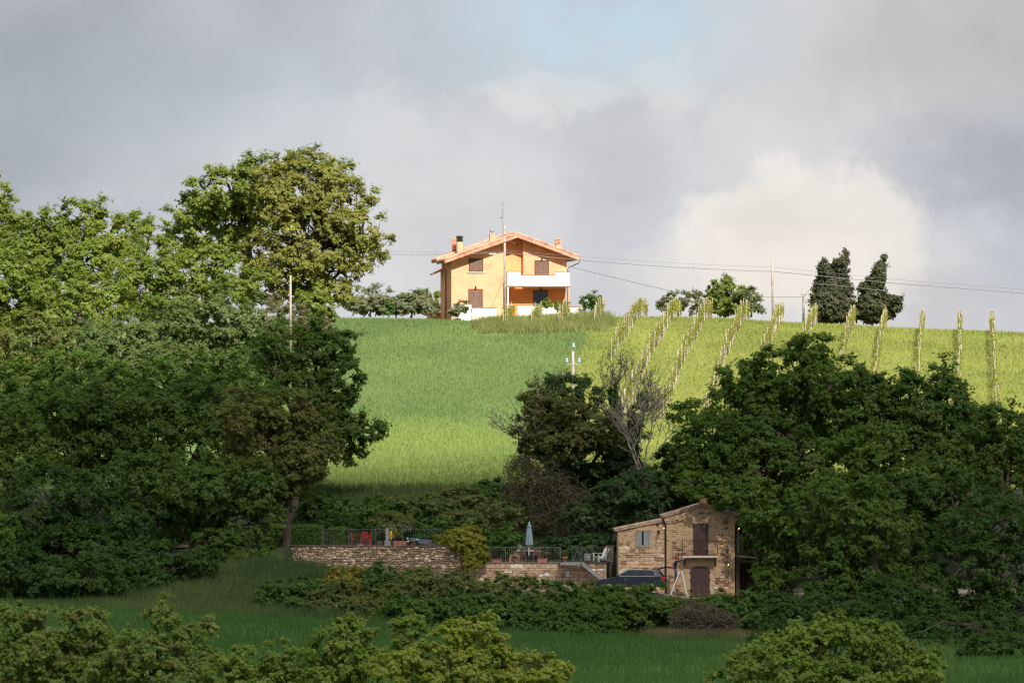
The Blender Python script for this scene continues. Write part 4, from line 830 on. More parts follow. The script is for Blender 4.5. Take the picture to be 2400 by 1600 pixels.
# chimneys
def chimney(x, y, zt, w_, m, cap, label=None):
    b = MB(); zb = 7.5 - SL * abs(x - RID) - .5
    b.box(x - w_ / 2, x + w_ / 2, y - w_ / 2, y + w_ / 2, zb, zt)
    c = b.build('chimney', m, house); 
    if label: c['label'] = label
    k = MB()
    if cap == 'louvre':
        for i in range(4): k.box(x - w_ / 2 - .05, x + w_ / 2 + .05, y - w_ / 2 - .05, y + w_ / 2 + .05, zt + .03 + i * .13, zt + .09 + i * .13)
        k.box(x - w_ * .3, x + w_ * .3, y - w_ * .3, y + w_ * .3, zt, zt + .44); k.build('cap', M['stucco'], c)
    elif cap == 'black':
        for i in range(4): k.box(x - w_ / 2 - .04, x + w_ / 2 + .04, y - w_ / 2 - .04, y + w_ / 2 + .04, zt + .01 + i * .14, zt + .11 + i * .14)
        k.box(x - w_ * .35, x + w_ * .35, y - w_ * .35, y + w_ * .35, zt, zt + .52); k.build('cap', M['soot'], c)
    else:
        k.tube([(x, y, zt), (x, y, zt + .14)], .1, 8); k.ball((x, y, zt + .28), .2, 10, 8); k.build('cap', M['dull_metal'], c, True)
chimney(1.25, 2.6, 6.9, .48, M['stucco'], 'black', 'chimney with soot-black slatted top')
chimney(.98, 3.9, 6.75, .34, M['terracotta_tile'], 'louvre', 'small terracotta chimney')
chimney(4.1, 1.6, 7.62, .46, M['stucco'], 'ball', 'pale chimney with a round metal cowl')
chimney(10.45, 2.2, 6.72, .5, M['stucco'], 'louvre', 'pale chimney with a slatted top at the right eave')
b = MB(); ax, ay = 5.35, 2.8
b.tube([(ax, ay, 7.3), (ax, ay, 10.6)], .03, 6)
for zz, ln in ((10.45, .2), (9.85, .35), (9.6, .5), (9.4, .35), (9.1, .25), (8.55, .2), (8.2, .45)):
    b.tube([(ax - ln * .4, ay, zz), (ax + ln * .5, ay, zz)], .018, 4)
for k in range(5): b.tube([(ax + .03, ay - .2 + k * .1, 9.9 - k * .1), (ax + .03, ay + .2 - k * .02, 9.9 - k * .1)], .014, 4)
b.ball((ax - .14, ay, 9.2), .11, 8, 6); b.build('antenna', M['dull_metal'], house)
# garden walls before the house
GW = 'low white garden walls with red copings'
for x0, x1, zt, y, lab in ((-.2, 1.45, .98, -2.2, 'low white garden wall under the left corner of the orange house'), (1.48, 3.7, .66, -2.6, 'low white garden wall under the left ground floor window'), (5.7, 7.6, .92, -2.4, 'low white garden wall in front of the porch'), (7.7, 12.1, .8, -2.5, 'low white garden wall running out to the right of the porch')):
    t = thing('garden_wall', lab, 'wall', (hx0 + math.cos(HT) * x0 - math.sin(HT) * y, HY + math.sin(HT) * x0 + math.cos(HT) * y, hz0), HT, GW)
    b = MB(); b.box(0, x1 - x0, 0, .2, -1.0, zt); b.build('wall_face', M['white_paint'], t); b = MB(); b.box(-.03, x1 - x0 + .03, -.04, .24, zt + .003, zt + .06); b.build('coping', M['coping_red'], t)
t = thing('outbuilding', 'small red tiled roof peeping over the crest left of the orange house', 'outbuilding', (PX(1022, 632), 632, PZ(742, 632)), HT)
b = MB(); b.box(-.5, .5, 0, 2, -.8, .15); b.build('wall', M['stucco'], t); b = MB(); b.prism([(-.6, .155), (.6, .155), (.5, .42), (-.5, .42)], -.1, 2.1)
for k in range(7): b.tube([(-.54 + k * .18, -.1, .2), (-.48 + k * .16, 2.0, .46)], .06, 5)
b.build('roof', M['terracotta_tile'], t)
# ================================================================== VINE ROWS
M['post_wood'] = mat('post_wood', (.42, .37, .28), .9, .15, 3, .2, per_obj=.16)
M['wire'] = mat('wire', (.25, .25, .25), .5, .05, 2, metal=.5)
pm = MB(); pm.tube([(0, 0, -.3), (0, 0, .9), (.012, 0, 2.0)], [.06, .052, .047], 6); PM = pm.mesh('post', M['post_wood'])
rows_ = [(1199, 719, 606, 'few vine posts in front of the left end of the orange house porch'), (1265, 716, 606, 'short vine row end in front of the dark porch door'),
 (1330, 716, 605, 'short vine row end at the right corner of the orange house'), (1410, 716, 605, 'short vine row end beside the round dark shrub'),
 (1497, 845, 0, 'vine row that starts from the bare ivy tree top, first long row from the house'), (1578, 985, 0, 'second long vine row from the house, ending behind the ivy columns'),
 (1655, 985, 0, 'third long vine row from the house, ending behind the bare forked tree'), (1742, 985, 0, 'fourth long vine row from the house, running into the left oaks'),
 (1825, 970, 0, 'vine row that passes the foot of the tall utility pole'), (1905, 950, 0, 'vine row topping out in front of the larger conifer'),
 (1997, 950, 0, 'vine row topping out between the two conifers'), (2073, 950, 0, 'vine row just right of the narrower conifer'),
 (2162, 950, 0, 'third vine row from the right edge'), (2250, 960, 0, 'second vine row from the right edge'), (2325, 985, 0, 'last vine row, nearest the right edge, with leafy lower end')]
for ri, (pxt, pyb, y0, lab) in enumerate(rows_):
    X0 = PX(pxt, 618); yb = y0 or min(np.arange(520, 612, .5), key=lambda y: abs(HORIZON - gz(X0 + .066 * (y - 618), y) * FPX / y - pyb)); ye = 634 if not y0 else 622
    bx, by = X0 + .066 * (yb - 618), yb; t = thing('vine_row', lab, 'vine row', (bx, by, gz(bx, by)), 0, 'vine rows of the vineyard')
    ys = []; y = yb
    while y < ye: ys.append(y); y += random.uniform(2.6, 3.2) if not y0 else random.uniform(1.6, 3.0)
    tops = []
    for y in ys:
        x = X0 + .066 * (y - 618) + random.uniform(-.06, .06); z = gz(x, y)
        o = put(PM, 'post', t, (x - bx, y - by, z - t.location.z), (random.uniform(-.06, .06), random.uniform(-.05, .05), random.uniform(0, 3)), (.7, .7, random.uniform(.86, 1.08))); tops.append((x - bx, y - by, z - t.location.z))
    b = MB()
    for hz in (.8, 1.25, 1.7):
        b.tube([(p[0], p[1], p[2] + hz) for p in tops], .012, 3)
    b.build('wire', M['wire'], t)
    yy = np.arange(yb, ye, .045); yy = yy[R.random(len(yy)) < .6 + .45 * np.sin(yy * .9 + ri) * np.sin(yy * .37)]
    n = len(yy) * 3; yv = np.repeat(yy, 3) + R.normal(size=n) * .1; xv = X0 + .066 * (yv - 618) + R.normal(size=n) * .075
    zv = ground(xv, yv) + np.clip(R.normal(1.2, .30, n), .5, 1.9); c = np.stack([xv, yv, zv], -1) - np.array(t.location); ln = R.uniform(.09, .19, n)
    V, F = leaf_quads(c, unit(rdir(n) + np.array([0, -.5, .4])), ln, ln * .75); link('vines', np_mesh('vines', V, F, M['vine_leaf']), t)
    b = MB(); y = yb + .6
    while y < ye:
        x = X0 + .066 * (y - 618); z = gz(x, y) - t.location.z; b.tube([(x - bx, y - by, z - .1), (x - bx + random.uniform(-.06, .06), y - by + .05, z + .5), (x - bx + random.uniform(-.1, .1), y - by + random.uniform(-.2, .2), z + 1.0)], [.03, .025, .016], 5); y += 1.9
    b.build('vine_stems', M['bark_brown'], t, kind='stuff')
# ================================================================== POLES AND CABLES
M['pole_pale'] = mat('pole_pale', (.42, .35, .28), .85, .12, 2, .1)
M['pole_grey'] = mat('pole_grey', (.36, .31, .27), .85, .15, 2, .1)
M['insulator'] = mat('insulator', (.32, .42, .48), .15, .05, 5, spec=.7)
M['cable'] = mat('cable', (.22, .21, .21), .6, .05, 3)
PG = 'wooden utility poles on the hill'
def pole(label, px, py0, py1, Y, r, mk, lean=0.0, gr=PG):
    x = PX(px, Y); z0 = PZ(py0, Y); z1 = PZ(py1, Y); zg = min(gz(x, Y) - .3, z0); t = thing('utility_pole', label, 'utility pole', (x, Y, z0), 0, gr)
    b = MB(); b.tube([(0, 0, zg - z0), (lean * .5, 0, (z1 - z0) * .5), (lean, 0, z1 - z0)], [r * 1.15, r, r * .75], 8); b.build('pole', M[mk], t, True); return t, z1 - z0
pole('pale sunlit wooden pole standing before the tall oak on the left', 681, 755, 645, 580, .10, 'pole_pale')
t1, h1 = pole('wooden utility pole right in front of the orange house', 1184, 735, 529, 612, .115, 'pole_grey', -.05)
for q in ([(-.25, -.1, h1 - 1.45), (.25, -.1, h1 - 1.45)], [(-.15, -.1, h1 - .8), (.15, -.1, h1 - .8)]): b = MB(); b.tube(q, .03); b.build('bracket', M['gutter'], t1)
t2, h2 = pole('tall wooden utility pole standing in the vineyard', 1812, 730, 595, 610, .095, 'pole_grey', -.12)
t3, h3 = pole('short distant utility pole left of the conifers', 1883, 745, 672, 640, .10, 'pole_grey')
b = MB(); b.tube([(-.3, 0, h3 - .7), (.3, 0, h3 - .75)], .03); b.build('bracket', M['gutter'], t3)
t4, h4 = pole('concrete pole carrying three glass insulators above the ivy trees', 1343, 905, 822, 500, .12, 'pole_grey', 0, 'insulator poles')
b = MB(); b.box(-.52, .52, -.06, .06, h4 - 1.02, h4 - .92); b.tube([(.03, 0, h4 - .05), (.03, 0, h4 + .22)], .03); b.build('crossarm', M['dull_metal'], t4)
for dx, dz in ((-.45, h4 - .92), (.45, h4 - .92), (.03, h4 + .18)):
    b = MB(); b.lathe([(.03, 0), (.03, .06), (.12, .08), (.13, .16), (.07, .2), (.11, .24), (.10, .32), (.05, .38), (.01, .4)], dx, 0, dz, 10); b.build('insulator', M['insulator'], t4, True)
def cable(label, pts, r, spacers=None, sag=0.0, gr='overhead cables'):
    A = [P(*p) for p in pts]; t = thing('overhead_cable', label, 'cable', tuple(A[0]), 0, gr); b = MB(); q = []
    for i in range(len(A) - 1):
        for k in range(8): s = k / 8; v = A[i].lerp(A[i + 1], s); v.z -= sag * 4 * s * (1 - s); q.append(v - A[0])
    q.append(A[-1] - A[0]); b.tube(q, r, 4); b.build('wire', M['cable'], t); return t
cable('main overhead cable from the left oaks to the pole before the orange house', [(700, 590, 600), (1186, 592, 612)], .026, sag=.2)
cable('thin second wire above the main cable left of the orange house', [(700, 584, 600.2), (1186, 589, 612.2)], .012, sag=.15)
cable('main overhead cable from the house pole to the tall vineyard pole', [(1186, 592, 612), (1810, 636, 610)], .026, sag=.25)
cable('thin second wire above the main cable between house pole and vineyard pole', [(1186, 586, 612.2), (1810, 626, 610.2)], .012, sag=.2)
cable('main overhead cable from the tall vineyard pole to the right edge', [(1810, 636, 610), (2100, 664, 600), (2600, 703, 585)], .026)
cable('thin second wire from the tall vineyard pole to the right edge', [(1810, 626, 610.2), (2100, 655, 600.2), (2600, 694, 585.2)], .012)
cable('service cable dropping from the house eave down to the crest', [(1340, 626, 627), (1480, 660, 634), (1590, 686, 640), (1700, 696, 645), (1883, 696, 640)], .026)
cable('low cable from the short distant pole past the conifers', [(1883, 696, 640), (1910, 664, 636), (2080, 682, 632)], .02)
cable('slack wire from the house pole to the gable', [(1184, 562, 612), (1210, 571, 626)], .02)
t = thing('cable_splice', 'white splice sleeve on the cable left of the house pole', 'cable sleeve', tuple(P(1147, 595, 611)), 0); b = MB(); b.beam((0, 0, 0), (.62, 0, -.01), .09); b.build('sleeve', M['white_paint'], t)
for px, pt, pb, Y in ((918, 585, 593, 605), (1021, 586, 594, 608), (1474, 612, 620, 611), (1626, 621, 630, 610.5), (2178, 662, 671, 598), (2371, 676, 686, 592)):
    t = thing('cable_spacer', {918: 'cable spacer just right of the tall oak', 1021: 'cable spacer at the left eave of the orange house', 1474: 'cable spacer above the first long vine row', 1626: 'cable spacer above the round green tree', 2178: 'cable spacer above the third vine row from the right edge', 2371: 'cable spacer at the right edge of the photo'}[px], 'cable spacer', tuple(P(px, pb, Y)), 0, 'spacers between overhead wires')
    b = MB(); b.beam((0, 0, 0), (0, 0, (pb - pt) * Y / FPX), .04); b.build('rod', M['cable'], t)
# ================================================================== MASONRY
def isl_mat(name, a, b, c=None, pc=.15, rough=.92, bump=.3, scale=4):
    m, t = new_mat(name); g = nd(t, 'ShaderNodeNewGeometry'); no = noise(t, g.outputs['Position'], scale, 4, .6)
    f = mth(t, 'ADD', mth(t, 'MULTIPLY', g.outputs['Random Per Island'], .65), mth(t, 'MULTIPLY', no.outputs['Fac'], .35)); cc = mixc(t, f, a, b)
    if c: cc = mixc(t, mth(t, 'LESS_THAN', mth(t, 'FRACT', mth(t, 'MULTIPLY', g.outputs['Random Per Island'], 23.1)), pc), cc, c)
    s = nd(t, 'ShaderNodeBsdfPrincipled'); t.links.new(cc, s.inputs['Base Color']); s.inputs['Roughness'].default_value = rough; s.inputs['Specular IOR Level'].default_value = .2
    bp = nd(t, 'ShaderNodeBump'); bp.inputs['Strength'].default_value = bump; bp.inputs['Distance'].default_value = .02; t.links.new(no.outputs['Fac'], bp.inputs['Height']); t.links.new(bp.outputs[0], s.inputs['Normal'])
    o = nd(t, 'ShaderNodeOutputMaterial'); t.links.new(s.outputs[0], o.inputs[0]); return m
def stone_mat(name, a, b, c, pale, dark_share=.3):
    """per-object stone colour: most between a and b, some c, a few pale"""
    m, t = new_mat(name); oi = nd(t, 'ShaderNodeObjectInfo'); r = oi.outputs['Random']; g = nd(t, 'ShaderNodeNewGeometry'); no = noise(t, g.outputs['Position'], 5, 4, .65)
    r2 = mth(t, 'FRACT', mth(t, 'MULTIPLY', r, 29.3)); cc = mixc(t, r2, a, b)
    cc = mixc(t, mth(t, 'LESS_THAN', r, dark_share), cc, c); cc = mixc(t, mth(t, 'GREATER_THAN', r, .95), cc, pale)
    v = nd(t, 'ShaderNodeVectorMath', operation='SCALE'); t.links.new(cc, v.inputs[0]); t.links.new(mrange(t, no.outputs['Fac'], .3, .7, .72, 1.18), v.inputs[3])
    s = nd(t, 'ShaderNodeBsdfPrincipled'); t.links.new(v.outputs[0], s.inputs['Base Color']); s.inputs['Roughness'].default_value = .93; s.inputs['Specular IOR Level'].default_value = .2
    bp = nd(t, 'ShaderNodeBump'); bp.inputs['Strength'].default_value = .5; bp.inputs['Distance'].default_value = .03; t.links.new(no.outputs['Fac'], bp.inputs['Height']); t.links.new(bp.outputs[0], s.inputs['Normal'])
    o = nd(t, 'ShaderNodeOutputMaterial'); t.links.new(s.outputs[0], o.inputs[0]); return m
M['brickwork'] = isl_mat('brickwork', (.54, .35, .205), (.72, .52, .34), (.42, .25, .15), .14)
M['mortar'] = mat('mortar', (.54, .40, .28), .95, .12, 2.5, .2)
M['house_stone'] = stone_mat('house_stone', (.42, .28, .18), (.60, .43, .29), (.24, .15, .095), (.74, .62, .48), .38)
M['leanto_stone'] = stone_mat('leanto_stone', (.52, .35, .225), (.70, .51, .35), (.32, .20, .125), (.78, .67, .53), .2)
M['dry_stone'] = stone_mat('dry_stone', (.38, .295, .20), (.58, .455, .315), (.27, .205, .14), (.72, .62, .48), .25)
M['terrace_stone'] = stone_mat('terrace_stone', (.46, .325, .215), (.60, .45, .32), (.38, .24, .15), (.80, .71, .58), .2)
M['wall_core'] = mat('wall_core', (.12, .095, .065), .95, .2, 2)
def stone_mesh(name, m, seed):
    r = random.Random(seed); j = lambda a: r.uniform(-a, a); V = []
    for y, s in ((0, .5), (-.55, .5), (-1, .38)):
        for sx, sz in ((-1, -1), (0, -1.04), (1, -1), (1.03, 0), (1, 1), (0, 1.04), (-1, 1), (-1.03, 0)):
            V.append((sx * s + j(.05), y + (j(.18) if y else 0), sz * s + j(.07)))
    V.append((j(.1), -1.08, j(.1))); F = []
    for k in range(2):
        for i in range(8): F.append((k * 8 + i, k * 8 + (i + 1) % 8, (k + 1) * 8 + (i + 1) % 8, (k + 1) * 8 + i))
    for i in range(8): F.append((16 + i, 16 + (i + 1) % 8, 24))
    return MB().add(V, F).mesh(name, m)
def stone_set(key): return [stone_mesh('stone', M[key], 100 + i) for i in range(7)]
def lay(x0, x1, z0, z1, hmin, hmax, wmin, wmax, rnd, zt=None, zb=None, joint=.018):
    out = []; z = z0
    while z < z1 - hmin * .5:
        h = rnd.uniform(hmin, hmax); h = min(h, z1 - z); x = x0 - rnd.uniform(0, wmin)
        while x < x1:
            w_ = rnd.uniform(wmin, wmax); a, b_ = max(x, x0), min(x + w_, x1); xm = (a + b_) / 2
            dz = rnd.uniform(-.02, .02)
            if b_ - a > wmin * .4 and (zt is None or z + h < zt(xm) + .03) and (zb is None or z + h > zb(xm)): out.append(((a + b_) / 2, z + h / 2 + dz, b_ - a - joint, h - joint))
            x += w_
        z += h
    return out
def set_stones(stones, meshes, parent, yf, mkey, rnd, dep=(.05, .09), limit=290, curve=None):
    stones = sorted(stones, key=lambda s: -s[2] * s[3]); V = []; F = []; rest = MB()
    for i, (x, z, w_, h) in enumerate(stones):
        y, rz = (curve(x) if curve else (yf, 0)); d = rnd.uniform(*dep); fl = rnd.choice((0, math.pi))
        if i < limit:
            put(meshes[rnd.randrange(len(meshes))], 'stone', parent, (x, y, z), (0, fl + rnd.uniform(-.06, .06), rz), (w_, d, h))
        else:
            me = meshes[rnd.randrange(len(meshes))]; c, s = math.cos(rz), math.sin(rz)
            rest.add([(x + v.co.x * w_ * c - v.co.y * d * s, y + v.co.x * w_ * s + v.co.y * d * c, z + v.co.z * h) for v in me.vertices], [tuple(p.vertices) for p in me.polygons])
    if rest.v: rest.build('small_stones', M[mkey], parent, kind='stuff')
# ================================================================== STONE HOUSE
SY = 457.0; sx0 = PX(1562.1, SY); sz0 = PZ(1400, SY)
sh = thing('stone_house', 'small stone and brick farmhouse with lean-to, brown shutters and balcony', 'house', (sx0, SY, sz0))
def apex(x): return 6.12 - .30 * abs(x - 2.4)
def lean(x): return 5.12 + .205 * x
b = MB(); b.prism([(0, -.8), (4.57, -.8), (4.57, apex(4.57)), (2.4, apex(2.4)), (0, apex(0))], 0, 7.0); b.build('wall', M['mortar'], sh)
b = MB(); b.prism([(-3.24, -.8), (-.003, -.8), (-.003, lean(0)), (-3.24, lean(-3.24))], .12, 6.0); wl = b.build('lean_to_wall', M['mortar'], sh)
rnd = random.Random(4)
openings = [(1.74, 2.86, 2.80, 5.05), (1.50, 3.0, -1, 2.22)]
# stone patches between the brickwork
hs_ = stone_set('house_stone'); ls_ = stone_set('leanto_stone')
def hit(s, boxes, mg=0): return any(s[0] + s[2] / 2 > a - mg and s[0] - s[2] / 2 < b_ + mg and s[1] + s[3] / 2 > c - mg and s[1] - s[3] / 2 < d + mg for a, b_, c, d in boxes)
cand = lay(.42, 4.15, -.2, 5.9, .12, .20, .2, .44, rnd, zt=lambda x: apex(x) - .2)
def patchy(x, z): return math.sin(x * 2.9 + 1.2) + math.sin(z * 2.3 + .5) + math.sin(x * 1.3 - z * 2.1) * .8 + (1.2 if z < 2.3 and x > 3.0 else 0) + (.5 if x < 1.6 and z > 2.8 else 0)
main = [s for s in cand if not hit(s, [(1.45, 3.05, 2.6, 5.45), (1.25, 3.2, -1, 2.55)]) and patchy(s[0], s[1]) + rnd.uniform(-.9, .9) > .0]
set_stones(main, hs_, sh, -.03, 'house_stone', rnd, (.05, .075))
cand = lay(-3.2, -.12, -.2, 5.2, .13, .27, .22, .50, rnd, zt=lambda x: lean(x) - .25)
def pl(x, z): return 1.0 - max(0, z - 2.9) * 1.4 + (1.5 if x > -.8 and z < 4.0 else 0) + (.5 * math.sin(x * 4) * math.sin(z * 3))
lt = [s for s in cand if not hit(s, [(-2.25, -.92, 3.25, 4.95)]) and pl(s[0], s[1]) + rnd.uniform(-.7, .7) > 0]
set_stones(lt, ls_, wl, .10, 'leanto_stone', rnd, (.05, .085))
# brick courses everywhere else
def bricks(x0, x1, z0, z1, y, avoid, zt, name, parent, depth=.045):
    b = MB(); z = z0; k = 0; A = np.array([(s[0] - s[2] / 2, s[0] + s[2] / 2, s[1] - s[3] / 2, s[1] + s[3] / 2) for s in avoid] or [(9, 9, 9, 9)])
    while z < z1:
        x = x0 + (k % 2) * -.13
        while x < x1:
            a, c = max(x, x0), min(x + .255, x1)
            if c - a > .06 and z + .06 < zt((a + c) / 2) and not ((A[:, 0] < c - .03) & (A[:, 1] > a + .03) & (A[:, 2] < z + .045) & (A[:, 3] > z + .015)).any():
                d = depth + rnd.uniform(-.008, .008); b.box(a, c, y - d, y + .02, z, z + .058)
            x += .268
        z += .071; k += 1
    b.build(name, M['brickwork'], parent, kind='stuff')
op = [((a + b_) / 2, (c + d) / 2, b_ - a, d - c) for a, b_, c, d in openings]
bricks(0.0, 4.57, -.2, 6.1, 0, main + op, lambda x: apex(x) - .02, 'brick_courses', sh)
bricks(-3.24, -.06, -.2, 5.2, .12, lt + [(-1.58, 3.95, .88, 1.02)], lambda x: lean(x) - .02, 'brick_courses', wl)
def flat_arch(x0, x1, z, h, parent, y, rise=0.0, n=17):
    b = MB()
    for i in range(n):
        t = (i + .5) / n; x = x0 + (x1 - x0) * t; tilt = (t - .5) * .5; zz = z + rise * (1 - (2 * t - 1) ** 2); w_ = (x1 - x0) / n * .42
        b.add([(x + sx * w_ + sz * tilt * h, yy, zz + (h if sz > 0 else 0)) for yy in (y - .07, y) for sz in (-1, 1) for sx in (-1, 1)], [(0, 1, 3, 2), (4, 6, 7, 5), (0, 4, 5, 1), (2, 3, 7, 6), (0, 2, 6, 4), (1, 5, 7, 3)])
    b.build('brick_arch', M['brickwork'], parent)
flat_arch(1.72, 2.88, 4.98, .36, sh, 0); flat_arch(1.5, 3.0, 1.95, .26, sh, 0, .22, 21); flat_arch(-2.08, -1.06, 4.52, .40, wl, .12)
# roofs with tile courses
M['old_tile'] = mat('old_tile', (.44, .31, .22), .9, .22, 2.5, .3, per_obj=.15)
M['cornice'] = mat('cornice', (.46, .35, .25), .9, .15, 3, .2)
b = MB()
for sgn in (-1, 1):
    xe = -.26 if sgn < 0 else 4.83; ze = 6.14 - .30 * abs(xe - 2.4)
    b.prism([(xe, ze), (2.4, 6.14), (2.4, 6.25), (xe, ze + .11)] if sgn < 0 else [(2.4, 6.14), (xe, ze), (xe, ze + .11), (2.4, 6.25)], -.16, 7.2)
r1 = b.build('roof', M['cornice'], sh)
b = MB(); b.prism([(-3.46, lean(-3.46) + .02), (-.004, lean(0) + .02), (-.004, lean(0) + .13), (-3.46, lean(-3.46) + .13)], -.06, 6.2); r2 = b.build('lean_to_roof', M['cornice'], sh)
TS = half_tile('tile', .42, .10, M['old_tile'])
p1 = math.atan(.30); p2 = math.atan(.205)
for sgn in (-1, 1):
    xe = -.30 if sgn < 0 else 4.87
    for j in range(8):
        d = j * .345; x = xe - sgn * d * math.cos(p1); put(TS, 'tile', r1, (x, -.10 + random.uniform(-.01, .01), 6.26 - .30 * abs(x - 2.4)), (0, -p1, 0 if sgn < 0 else math.pi))
        put(TS, 'tile', r1, (x, .12, 6.27 - .30 * abs(x - 2.4)), (0, -p1, 0 if sgn < 0 else math.pi))
for j in range(10):
    x = -3.5 + j * .345; put(TS, 'tile', r2, (x, .0 + random.uniform(-.01, .01), lean(x) + .15), (0, -p2, 0))
    put(TS, 'tile', r2, (x, .22, lean(x) + .16), (0, -p2, 0))
b = MB()
for k in range(32):
    y = .34 + k * .215
    b.tube([(-.3, y, 6.27 - .3 * 2.7), (2.4, y, 6.27)], .1, 5); b.tube([(2.4, y, 6.27), (4.87, y, 6.27 - .3 * 2.47)], .1, 5)
b.build('tile_rows', M['old_tile'], r1, kind='stuff'); b = MB()
for k in range(26): y = .44 + k * .215; b.tube([(-3.5, y, lean(-3.5) + .16), (-.05, y, lean(-.05) + .16)], .1, 5)
b.build('tile_rows', M['old_tile'], r2, kind='stuff')
for (x0, x1) in ((-.16, .42), (4.16, 4.72)):
    zc = 5.13 if x0 < 1 else 5.16; b = MB()
    b.box(x0 - .05, x1, -.17, -.003, zc, zc + .13); b.box(x0 + .05, x1 - .05, -.13, -.003, zc - .14, zc - .003)
    b.build('cornice', M['cornice'], sh)
b = MB(); b.box(2.32, 2.74, 3.0, 3.42, 5.9, 6.72); ch = b.build('chimney', mat('chimney_brick', (.30, .13, .09), .9, .2, 5, .2), sh)
b = MB(); b.box(2.28, 2.78, 2.96, 3.46, 6.722, 6.78); b.build('cap', M['old_tile'], ch)
b = MB(); b.tube([(2.5, 3.2, 6.78), (2.5, 3.2, 7.05)], .07, 8); b.lathe([(.02, 0), (.16, .02), (.12, .1), (.15, .16), (.02, .2)], 2.5, 3.2, 7.03, 10); b.build('cowl', M['dull_metal'], ch)
# doors, shutters, windows
M['maroon'] = mat('maroon', (.085, .048, .045), .65, .14, 5, .1)
M['iron'] = mat('iron', (.022, .022, .025), .5, .1, 4)
M['grey_shutter'] = mat('grey_shutter', (.30, .32, .345), .6, .08, 4)
def leafdoor(x0, x1, z0, z1, y, parent, name, m, planks=3, rails=()):
    b = MB(); w_ = (x1 - x0) / planks
    o = None
    for i in range(planks):
        b.box(x0 + i * w_ + .006, x0 + (i + 1) * w_ - .006, y - .05 - .006 * (i % 2), y - .004, z0, z1)
    for zz in rails: b.box(x0, x1, y - .075, y - .052, zz, zz + .09)
    return b.build(name, m, parent)
b = MB(); b.box(1.79, 1.84, -.06, .05, 2.86, 4.95); b.box(2.74, 2.79, -.06, .05, 2.86, 4.95); b.box(1.84, 2.74, -.06, .05, 4.90, 4.95); b.box(1.84, 2.74, -.012, -.004, 2.86, 4.9); dd = b.build('balcony_door', M['maroon'], sh)
leafdoor(1.845, 2.283, 2.87, 4.89, -.02, dd, 'shutter', M['maroon'], 3, (2.95, 4.0, 4.72)); leafdoor(2.297, 2.735, 2.87, 4.89, -.02, dd, 'shutter', M['maroon'], 3, (2.95, 4.0, 4.72))
b = MB()
for x in (1.80, 2.78):
    for z in (3.1, 3.85, 4.75): b.box(x - .05, x + .05, -.12, -.062, z, z + .07)
b.build('hinge', M['iron'], dd)
pts = [(1.62, -.5), (2.89, -.5), (2.89, 1.86)] + [(2.255 + .635 * math.cos(a), 1.86 + .24 * math.sin(a)) for a in np.linspace(.15, math.pi - .15, 11)] + [(1.62, 1.86)]
b = MB(); b.prism(pts, -.055, .02); ad = b.build('arched_door', M['maroon'], sh)
for xa, xb in ((1.66, 2.245), (2.265, 2.85)):
    b = MB()
    for i in range(4):
        a = xa + (xb - xa) * i / 4 + .008; c = xa + (xb - xa) * (i + 1) / 4 - .008; xm = (a + c) / 2; zt = 1.86 + .2 * math.sqrt(max(0, 1 - ((xm - 2.255) / .66) ** 2)); b.box(a, c, -.085 - .006 * (i % 2), -.057, -.4, zt)
    b.box(xa, xb, -.11, -.093, 1.0, 1.1); b.box(xa, xb, -.11, -.093, .1, .2); b.build('shutter', M['maroon'], ad)
b = MB()
for x in (1.60, 2.91):
    for z in (.4, 1.2, 1.7): b.box(x - .04, x + .04, -.12, -.06, z, z + .07)
b.build('hinge', M['iron'], ad)
b = MB(); b.box(-2.03, -1.99, .03, .16, 3.46, 4.48); b.box(-1.17, -1.13, .03, .16, 3.46, 4.48); b.box(-1.99, -1.17, .03, .16, 4.44, 4.48); b.box(-1.99, -1.17, .03, .16, 3.46, 3.50); wf = b.build('window', mat('wood_grey', (.36, .33, .27), .8, .1, 4), sh)
b = MB(); b.box(-1.99, -1.17, .10, .115, 3.5, 4.44); b.build('pane', M['dark_glass'], wf)
for a, c in ((-1.98, -1.66), (-1.52, -1.18)):
    b = MB()
    for i in range(4): b.box(a + (c - a) * i / 4 + .004, a + (c - a) * (i + 1) / 4 - .004, .075 - .008 * (i % 2), .095, 3.51, 4.43)
    b.build('curtain', M['grey_shutter'], wf)
b = MB(); b.box(-2.08, -1.08, -.0, .14, 3.385, 3.455); b.build('sill', M['cornice'], wf)
# balcony
b = MB(); b.box(1.05, 3.40, -.85, -.05, 2.69, 2.82); bs = b.build('balcony_slab', mat('slab_white', (.62, .60, .56), .8, .08, 3), sh)
b = MB()
for k in range(11): b.box(1.06 + k * .212, 1.06 + k * .212 + .19, -.87, -.06, 2.823, 2.85)
b.build('balcony_tiles', M['coping_red'], bs)
b = MB(); b.box(1.08, 3.37, -.8, -.06, 2.655, 2.688); b.build('slab_underside', mat('dull_green', (.10, .13, .09), .9, .2, 3), bs)  # dark grey-green strip below the slab
for x in (1.2, 3.28):
    b = MB(); b.prism([(x - .05, 2.15), (x + .05, 2.15), (x + .05, 2.652), (x - .05, 2.652)], -.16, -.06); b.beam((x, -.72, 2.62), (x, -.12, 2.25), .07); b.build('bracket', M['iron'], bs)
rl = MB(); rl.tube([(1.06, -.06, 3.86), (1.06, -.82, 3.86), (3.39, -.82, 3.86), (3.39, -.06, 3.86)], .016, 5); rl.tube([(1.06, -.82, 2.95), (3.39, -.82, 2.95)], .012, 5)
ra = rl.build('railing', M['iron'], sh)
for x in (1.06, 3.39):
    b = MB(); b.tube([(x, -.82, 2.85), (x, -.82, 3.93)], .026, 6); b.build('post', M['iron'], ra)
bar = MB().tube([(0, 0, 2.86), (0, 0, 3.85)], .007, 5).mesh('bar', M['iron'])
for k in range(1, 19): put(bar, 'bar', ra, (1.06 + k * 2.33 / 19, -.82, 0), (0, 0, 0))
